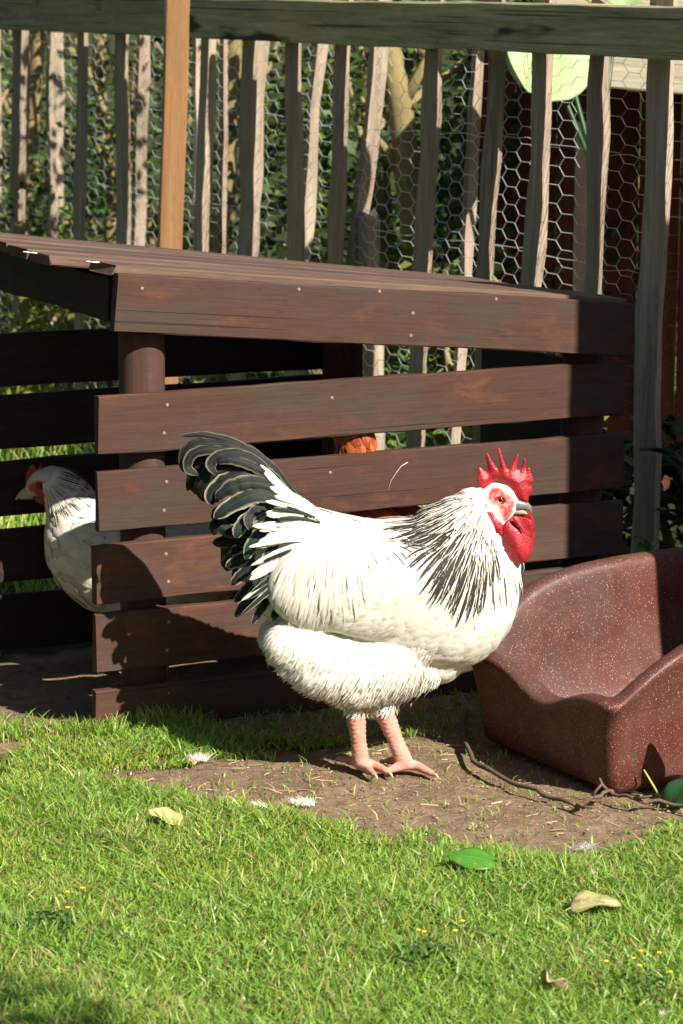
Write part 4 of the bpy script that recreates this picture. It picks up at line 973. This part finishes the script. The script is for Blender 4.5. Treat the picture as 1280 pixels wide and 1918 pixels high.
lying_leaf('fallen_leaf', 882, 1648, .080, .052, math.radians(80), L_GRN, 'shiny bright green leaf lying flat on the lawn', tilt=(.10, -.42), fold=-.12, curl=-.06, z=.040, seed=4)
lying_leaf('fallen_leaf', 1115, 1722, .082, .046, math.radians(-82), L_TAN, 'folded dull tan leaf lying on the lawn at right', tilt=(.10, .35), fold=.55, curl=-.10, z=.030, wave=.04, seed=8)
lying_leaf('dead_leaf', 1032, 1868, .050, .036, math.radians(50), L_BRN, 'crumpled dead brown leaf near the bottom of the lawn', tilt=(.3, .4), fold=.6, curl=.2, wave=.14, z=.024, seed=9)
lying_leaf('dead_leaf', 360, 1408 + 30, .020, .016, math.radians(20), L_BRN, 'tiny crumpled brown leaf at the edge of the bare soil', tilt=(.2, .2), fold=.4, wave=.1, z=.012, seed=12, stalk=False)
# twig round the trough
tw = [(872, 1330), (868, 1372), (884, 1418), (925, 1448), (990, 1476), (1040, 1494), (1082, 1508), (1112, 1494), (1138, 1484), (1165, 1490), (1205, 1500), (1250, 1503), (1310, 1514)]
pts = [G(x, y, .014 + (.008 if 1100 < x < 1200 else 0)) for x, y in spline(tw, 46)]
for i, p in enumerate(pts): p.z += .003 * math.sin(i * 1.3); p.x += .002 * math.sin(i * 2.1)
twig = empty('fallen_twig', pts[20].copy()); tag(twig, 'crooked brown twig curving along the foot of the trough', 'twig')
def tw_link(me, nm): 
    o = link(nm, me, DARKHOLE); return adopt(o, twig)
tw_link(tube_mesh('stem', pts, [.0048 - .0016 * i / 45 + .0010 * (i % 7 == 3) for i in range(46)], 9), 'stem')
for i, d in ((26, (.012, -.004, .02)), (30, (-.016, .0, .018)), (22, (.02, -.03, .004)), (36, (.02, -.02, .008))):
    tw_link(tube_mesh('side_twig', [pts[i], pts[i] + Vector(d) * .6, pts[i] + Vector(d) * 1.2 + Vector((.004, 0, .002))], [.0036, .0028, .0018], 7), 'side_twig')
st = [(745, 1318), (800, 1305), (860, 1292)]
# white down lost on the soil
def down(px, py, n, size, label, seed):
    rr = random.Random(seed); p = G(px, py, .004); F = Feathers()
    for _ in range(int(n * 2.4)):
        a = rr.gauss(.4 + seed, .9); L = size * rr.uniform(.25, .85); b = Vector((rr.uniform(-1, 1) * size * .5, rr.uniform(-1, 1) * size * .3, 0)); d = Vector((math.cos(a), math.sin(a) * .7, rr.uniform(.0, .30)))
        F.add([b + d * L * t + Vector((0, 0, .006 * t)) for t in (0, .35, .7, 1)], [Vector((0, -.5, .85))] * 4, rr.uniform(.0005, .0014), hairp, (0, rr.uniform(.5, 1), .1))
    o = F.build('shed_feather', V_WHITE, None); o.location = p; return tag(o, label, 'feather')
down(375, 1425, 34, .030, 'white downy feather tuft at the left tip of the bare soil', 1)
down(572, 1508, 40, .034, 'white wispy feather on the soil below the rooster, larger of two', 2)
down(490, 1512, 22, .024, 'small white feather scrap left of the wispy feather below the rooster', 3)
down(1000, 1632, 18, .017, 'white feather scrap on the grass between green leaf and trough', 4)
down(1085, 1590, 34, .032, 'pale feather lying on soil in front of the trough', 5)
down(1240, 1905, 14, .014, 'white speck of feather at the bottom right of the lawn', 6)
# loose straws
for (a, b, lab) in (((540, 1535), (598, 1600), 'long dry straw lying in the grass below the bare soil'), ((470, 1478), (528, 1486), 'pale straw lying on the bare soil beneath the tail')):
    p, q = G(*a, .022 if a[1] > 1500 else .006), G(*b, .030 if a[1] > 1500 else .006); m_ = (p + q) / 2 + Vector((.002, 0, .006))
    o = link('straw', tube_mesh('straw', [Vector((0, 0, 0)), m_ - p, q - p], [.0010, .0010, .0008], 6), simple('dry_straw', (.50, .36, .17), .6), None, p); tag(o, lab, 'straw')
# small weeds in the lawn
M = Mt('weed_leaf', .5, .3); M.set('Base Color', M.attr()); M.translucent(M.attr(), .2); WEED = M.m
FLOW = simple('yellow_petal', (.62, .46, .03), .5, .3)
def leaflets(n, rad, hgt, size, col, rr, shape=1.0):
    v, f, cols = [], [], []
    for _ in range(n):
        a = rr.uniform(0, 6.28); q = rr.random() ** .6; c = Vector((math.cos(a) * rad * q, math.sin(a) * rad * q, hgt * rr.uniform(.1, 1) * (1.1 - .5 * q))); d = Vector((rr.uniform(-1, 1), rr.uniform(-1, 1), rr.uniform(-.3, .6))).normalized()
        s = d.cross(Vector((rr.uniform(-.4, .4), rr.uniform(-.4, .4), 1))).normalized(); L = size * rr.uniform(.6, 1.3); k0 = len(v); up_ = s.cross(d) * L * .12
        v += [c - d * L * .5, c + s * L * .3 * shape + up_, c + d * L * .5, c - s * L * .3 * shape + up_]; f.append((k0, k0 + 1, k0 + 2, k0 + 3)); m_ = rr.uniform(.6, 1.25); cols += [tuple(x * m_ for x in col)] * 4
    me = mesh('foliage', v, f); set_col(me, cols); return me
def weed(px, py, label, n, rad, hgt, size, col, flowers, seed, tall=.05):
    rr = random.Random(seed); p = G(px, py); root = empty('weed', p); tag(root, label, 'weed')
    tag(link('foliage', leaflets(n, rad, hgt, size, col, rr), WEED, root, smooth=False), kind='stuff')
    for k in range(flowers):
        b = Vector((rr.uniform(-rad, rad), rr.uniform(-rad, rad), hgt * .4)); t_ = b + Vector((rr.uniform(-.012, .012), rr.uniform(-.012, .012), rr.uniform(.4, 1) * tall)); fl = link('flower', tube_mesh('flower', [b, (b + t_) / 2 + Vector((.002, 0, 0)), t_], [.0007, .0007, .0006], 5), WEED, root); set_col(fl.data, [(.14, .20, .04)] * len(fl.data.vertices))
        b2 = bmesh.new()
        for j in range(5):
            aa = j * 1.257; add_ball(b2, t_ + Vector((math.cos(aa) * .0022, math.sin(aa) * .0022, .0012)), .0021, 1, (1, 1, .6))
        m2 = bpy.data.meshes.new('petals'); b2.to_mesh(m2); b2.free(); link('petals', m2, FLOW, fl)
weed(88, 1752, 'low dark green leafy weed in the lawn at lower left', 150, .048, .040, .014, (.045, .11, .025), 0, 1)
weed(132, 1735, 'small yellow flowered weed beside the dark weed at lower left', 50, .035, .03, .010, (.09, .17, .03), 3, 2, .05)
weed(800, 1812, 'yellow flowered weed with dark leaves at lower centre right', 170, .055, .040, .014, (.045, .11, .025), 4, 3, .075)
weed(1190, 1868, 'yellow flowered sprawling weed at the bottom right', 90, .05, .04, .012, (.07, .15, .03), 6, 4, .055)
# leafy plants by the trough and the fence
def plant(p, label, leaves, mat, stem_pts, seed, name='leafy_plant'):
    root = empty(name, p); tag(root, label, 'plant'); rr = random.Random(seed)
    for sp in stem_pts: link('stem', tube_mesh('stem', [Vector(q) for q in sp], [.0035, .003, .002][:len(sp)] if len(sp) <= 3 else .0025, 7), L_DRK if mat is L_DRK else mat, root)
    for (c, L, W, rot) in leaves:
        link('leaf', leaf_mesh(L, W, ovate, curl=-.12, fold=.15, wave=.03, seed=rr.randint(0, 999)), mat, root, c, rot).modifiers.new('t', 'SOLIDIFY').thickness = .0007
    return root
pc = G(1262, 1512)
plant(pc, 'dark green leafy seedling at the front of the trough by the right edge', [((.008, -.005, .030), .085, .060, (.9, .25, -1.1)), ((.075, .015, .075), .10, .07, (.7, -.3, -1.9)), ((.10, -.02, .12), .11, .08, (.6, .2, -.6)), ((.055, .0, .15), .09, .06, (.5, .4, 1.1)), ((.14, .02, .06), .10, .07, (.8, .1, 2.2))],
      L_DRK, [[(0.06, 0, 0), (.06, 0, .08), (.065, 0, .15)], [(.06, 0, .02), (.03, -.004, .028), (.02, -.005, .03)]], 3)
yst = link('leaf_stalk', tube_mesh('leaf_stalk', [Vector((0, 0, 0)), Vector((-.012, .0, .022)), Vector((-.030, .0, .052))], [.0024, .0022, .0015], 7), simple('yellow_stalk', (.42, .42, .06), .45)); yst.location = G(1236, 1494); tag(yst, 'short yellow leaf stalk standing up beside the dark seedling', 'stalk')
pn = PY(1262, 850, 6.42); pn0 = Vector((pn.x + .03, pn.y, 0))
plant(pn0, 'dark toothed leafy plant growing behind the trough at the right edge', [((-.045, 0, pn.z), .12, .05, (.35, .25, 1.35)), ((.03, .0, pn.z + .03), .11, .05, (.4, -.3, -1.2)), ((.0, -.03, pn.z - .03), .10, .05, (.7, .1, .3)), ((-.02, 0, .30), .10, .05, (.4, .2, 1.9)), ((.04, 0, .22), .10, .05, (.5, .3, -1.0)), ((-.05, -.02, .16), .09, .045, (.5, .1, 1.2))],
      L_DRK, [[(0, 0, 0), (.005, 0, pn.z * .5), (0, 0, pn.z + .02)]], 4)
pw = PY(1130, 1010, 6.25); 
plant(Vector((G(1222, 1290).x, 6.2, 0)), 'bright green seedling peeping over the back rim of the trough', [((0, 0, PY(1222, 1012, 6.2).z), .05, .03, (.5, .2, 1.2)), ((.015, 0, PY(1222, 1020, 6.2).z), .045, .03, (.6, -.2, -1.0)), ((-.01, -.01, PY(1222, 1026, 6.2).z), .04, .025, (.9, .1, .2))], L_GRN, [[(0, 0, 0), (0, 0, .15), (0, 0, PY(1222, 1012, 6.2).z)]], 6)
pe = PY(1245, 878, 7.15)
tag(board('edging_plank', .9, .05, .03, W_EAVE, None, (pe.x + .36, 7.15, pe.z), (0, .03, 0)), 'pale weathered plank lying low beyond the fence at right', 'plank')
for dx in (-.02, .5): tag(board('plank_peg', pe.z, .04, .04, W_SHED, None, (pe.x + .2 + dx, 7.19, pe.z / 2 - .012), (0, math.pi / 2, 0), n=3), ('short left peg' if dx < 0 else 'short right peg') + ' holding up the pale plank beyond the fence', 'peg')

# ------------------------------------------------------------------ planting beyond the fence
M = Mt('shrub_leaf', .5, .35); c = M.attr(); M.set('Base Color', c); M.translucent(M.mix(1.0, c, (1.2, 1.15, .6), 'MULTIPLY'), .3); SHRUB = M.m
BARK = simple('mossy_bark', (.24, .185, .085), .9, .1, .45, 26, .5)
def shrub(x, y, rx, ry, h, n, size, pal, label, seed, name='shrub', z0=.02, group=None):
    rr = np.random.default_rng(seed); root = empty(name, (x, y, 0)); tag(root, label, 'shrub', group)
    # leaf clumps gathered on a few dozen sprays spread through the crown
    ns = 46; sc_ = np.stack([rr.uniform(-1, 1, ns), rr.uniform(-1, 1, ns), rr.uniform(0, 1, ns)], 1); sc_[:, :2] *= (1.15 - .5 * sc_[:, 2:]) 
    k = rr.integers(0, ns, n); c = sc_[k] + rr.normal(0, .16, (n, 3)) * np.array((1, 1, .7)); c = c * np.array((rx, ry, h)) + np.array((0, 0, z0)); c[:, 2] = np.abs(c[:, 2])
    d = rr.normal(0, 1, (n, 3)); d[:, 2] = d[:, 2] * .5 - .3; d /= np.linalg.norm(d, axis=1)[:, None]; up_ = rr.normal(0, .5, (n, 3)) + np.array((0, -.3, 1)); s = np.cross(d, up_); s /= np.linalg.norm(s, axis=1)[:, None]
    L = size * rr.uniform(.6, 1.4, n)[:, None]; nn = np.cross(s, d) * L * .1
    V = np.stack([c - d * L * .5, c + s * L * .28 + nn, c + d * L * .5, c - s * L * .28 + nn], 1).reshape(-1, 3); Q = (np.arange(n) * 4)[:, None] + np.arange(4)
    pl = np.array(pal); tone = (k * 7919 % len(pl)); cc = pl[np.where(rr.random(n) < .7, tone, rr.integers(0, len(pl), n))] * rr.uniform(.7, 1.25, n)[:, None]
    me = fast_mesh('foliage', V, Q, np.zeros((0, 3), int)); set_col(me, np.repeat(cc, 4, 0)); tag(link('foliage', me, SHRUB, root, smooth=False), kind='stuff')
    for q in range(6):
        a = rr.uniform(0, 6.28); t_ = Vector((math.cos(a) * rx * .6, math.sin(a) * ry * .6, h * rr.uniform(.6, .95))); b = Vector((math.cos(a) * .05, math.sin(a) * .05, 0)); m_ = b.lerp(t_, .5) + Vector((0, 0, h * .12))
        link('branch', tube_mesh('branch', [b, m_, t_], [.016, .012, .006], 7), BARK, root)
DG = [(.036, .068, .016), (.056, .100, .024), (.080, .130, .026), (.026, .050, .016)]; MG = [(.10, .155, .028), (.095, .16, .032), (.05, .09, .025), (.15, .20, .04)]; YG = [(.20, .25, .04), (.15, .21, .04), (.27, .28, .07)]
shrub(-1.65, 11.3, .75, .5, 1.75, 3600, .050, DG + YG[:2], 'dark leaved shrub beyond the fence at the far left', 1)
shrub(-.55, 10.3, .70, .5, 1.75, 3600, .046, DG + MG[:2], 'dark shrub with yellow-green sprigs behind the new pine post', 2)
shrub(.22, 9.4, .55, .45, 1.7, 3200, .055, DG + MG[:1], 'very dark green shrub beyond the middle of the fence', 3)
shrub(.55, 8.75, .30, .35, 1.45, 1700, .055, DG + MG[:1], 'dark shrub beyond the fence left of the red-brown shed', 4)
shrub(-.95, 12.6, 2.6, .6, 2.1, 6500, .07, DG + MG[:1], 'tall dark hedge far beyond the fence across the back', 5, name='hedge')
shrub(1.4, 11.5, 1.6, .6, 2.2, 3200, .07, DG, 'tall dark hedge far behind the red-brown shed', 6, name='hedge')
shrub(-1.30, 10.75, .55, .22, .32, 900, .045, YG + MG, 'low bright yellow-green plant at the fence foot at far left', 7, name='low_plant')
shrub(.36, 8.15, .34, .2, .62, 900, .050, YG + MG, 'bright yellow-green plant beyond the fence right of centre', 8, name='low_plant')
shrub(-.85, 9.95, .30, .2, .55, 900, .05, YG, 'yellow-green leafy plant at the fence foot left of the pine post', 11, name='low_plant')
shrub(.02, 8.45, .22, .15, .75, 500, .055, YG, 'pale yellow-green tall plant just beyond the middle of the fence', 12, name='low_plant')
shrub(-.15, 8.75, .30, .2, .42, 600, .045, YG + MG, 'bright low plant beyond the fence in the middle', 9, name='low_plant')
def stem_tree(a, b, Y, r0, r1, label, seed):
    p, q = PY(*b, Y), PY(*a, Y); d = (q - p); base = p - d * (p.z / d.z) if d.z > .05 else Vector((p.x, Y, 0)); top = base + d * (1.75 / max(.2, d.z))
    root = empty('sapling', Vector((base.x, base.y, 0))); tag(root, label, 'tree'); rr = random.Random(seed)
    pts = [(base.lerp(top, t) - root.location) + Vector((noise.noise((t * 4, seed, 0)) * .03, 0, 0)) for t in np.linspace(0, 1, 9)]; pts[0].z = -.02
    link('trunk', tube_mesh('trunk', pts, [r0 + (r1 - r0) * i / 8 + .004 * noise.noise((i, seed, 2)) for i in range(9)], 12), BARK, root)
    for k in range(3):
        t0 = pts[4 + k]; link('branch', tube_mesh('branch', [t0, t0 + Vector((rr.uniform(-.15, .15), 0, .15)), t0 + Vector((rr.uniform(-.3, .3), .1, .38))], [r1 * .7, r1 * .5, r1 * .3], 7), BARK, root)
    lf = leaflets(140, .32, .6, .06, (.07, .12, .025), rr); lf.transform(Matrix.Translation(pts[-1] - Vector((0, 0, .15)))); tag(link('crown', lf, SHRUB, root, smooth=False), kind='stuff')
stem_tree((735, 150), (785, 470), 8.7, .042, .036, 'thick mossy yellow-brown trunk beyond the middle of the fence', 1)
stem_tree((190, 100), (205, 430), 10.7, .028, .022, 'thin yellow-brown trunk beyond the fence left of the pine post', 2)
stem_tree((62, 230), (48, 430), 10.8, .030, .024, 'leaning yellow-brown trunk beyond the fence at far left', 3)
stem_tree((430, 230), (418, 470), 9.6, .030, .026, 'straight brown trunk beyond the fence right of the pine post', 4)
# the big pale leaf beyond the rail
bl = PY(1030, 118, 7.25)
root = empty('large_leaved_plant', (PY(1122, 300, 7.28).x, 7.28, 0)); tag(root, 'plant with huge round pale green leaves beyond the top rail', 'plant')
def big_leaf(px, py, W, L, rot, Y):
    c = PY(px, py, Y) - root.location; me = leaf_mesh(L, W, oval, curl=.10, fold=.12, wave=.015, nu=12, nv=16, seed=int(px))
    o = link('leaf', me, L_PALE, root, c, rot); o.modifiers.new('t', 'SOLIDIFY').thickness = .0012
    link('stalk', tube_mesh('stalk', [Vector((0, 0, 0)), Vector((.004, .02, .55)), Vector((.0, .03, .98)), c + Vector((0, .016, 0))], [.008, .008, .007, .005], 8), L_DRK, root)
big_leaf(1028, 110, .225, .245, (1.15, .15, .15), 7.25); big_leaf(1165, -40, .22, .20, (1.0, -.1, -.2), 7.3); big_leaf(1010, -80, .22, .20, (.9, .3, .6), 7.4)

# a small unseen tree added behind the photographer's right shoulder: its crown shades the nearest corner of the lawn
tq = Vector((-.72, 3.60, 0)) + S_H * 3.6; tz = 3.6 * math.tan(SUN_EL)
root = empty('shade_caster_tree', (tq.x, tq.y, 0)); tag(root, 'young tree added out of frame behind the camera to shade the lawn', 'tree'); rr_ = random.Random(77)
link('trunk', tube_mesh('trunk', [(0, 0, -.02), (.03, .02, tz * .4), (.0, .0, tz * .75), (-.02, .01, tz * 1.05)], [.045, .038, .028, .012], 10), BARK, root)  # trunk of the added shade-casting tree
lf = leaflets(1300, .55, .8, .07, (.06, .12, .025), rr_); lf.transform(Matrix.Translation((0, 0, tz - .35))); tag(link('crown', lf, SHRUB, root, smooth=False), kind='stuff')

# tall hedges added to cut skylight on the left and behind the photographer
shrub(-3.3, 4.6, .6, 5.0, 4.6, 5200, .20, DG, 'tall hedge added out of frame to the left to cut skylight', 21, name='hedge')
shrub(-1.4, -2.6, 3.0, .6, 4.6, 4200, .20, DG, 'tall hedge added to cut skylight behind the photographer', 22, name='hedge')

# droppings on the roof and a stray strand of web stuck to a slat
def dropping(px, py, seed, label):
    rr = random.Random(seed); b2 = bmesh.new()
    d1 = EC.copy(); d1.z = -.12; nr_f = d1.cross(-NC); p = PP(px, py, C0 + EC * .042 + Vector((0, 0, .922)), nr_f)
    for _ in range(7): add_ball(b2, Vector((rr.uniform(-.010, .010), rr.uniform(-.008, .008), .001)), rr.uniform(.0025, .0055), 2, (1.4, 1, .35))
    m2 = bpy.data.meshes.new('dropping'); b2.to_mesh(m2); b2.free(); o = link('dropping', m2, DROP, None, p); o.rotation_euler = (0, .1, A_C); tag(o, label, 'dropping')
DROP = simple('chalky_dropping', (.62, .58, .50), .9, .1, .25, 200)
dropping(58, 474, 1, 'small white bird dropping near the left end of the coop roof'); dropping(176, 492, 2, 'larger white bird dropping above the front corner of the coop roof'); dropping(965, 541, 3, 'white bird dropping at the shaded right end of the coop roof')
wpts = [PP(x, y, C0 + NC * .003, NC) for x, y in ((727, 920), (732, 902), (742, 886), (752, 873), (764, 866))]
o = link('web_strand', tube_mesh('web_strand', [p - wpts[0] for p in wpts], [.0003, .0004, .0005, .0006, .0011], 5), DROP, None, wpts[0]); tag(o, 'pale strand of dusty web stuck to the slat above the rooster', 'web')

shrub(.88, 7.05, .26, .14, .34, 900, .055, DG, 'low dark leafy shrub added to darken the gap between the fence and the shed', 31)  # dark leaves added where the ground should look shaded
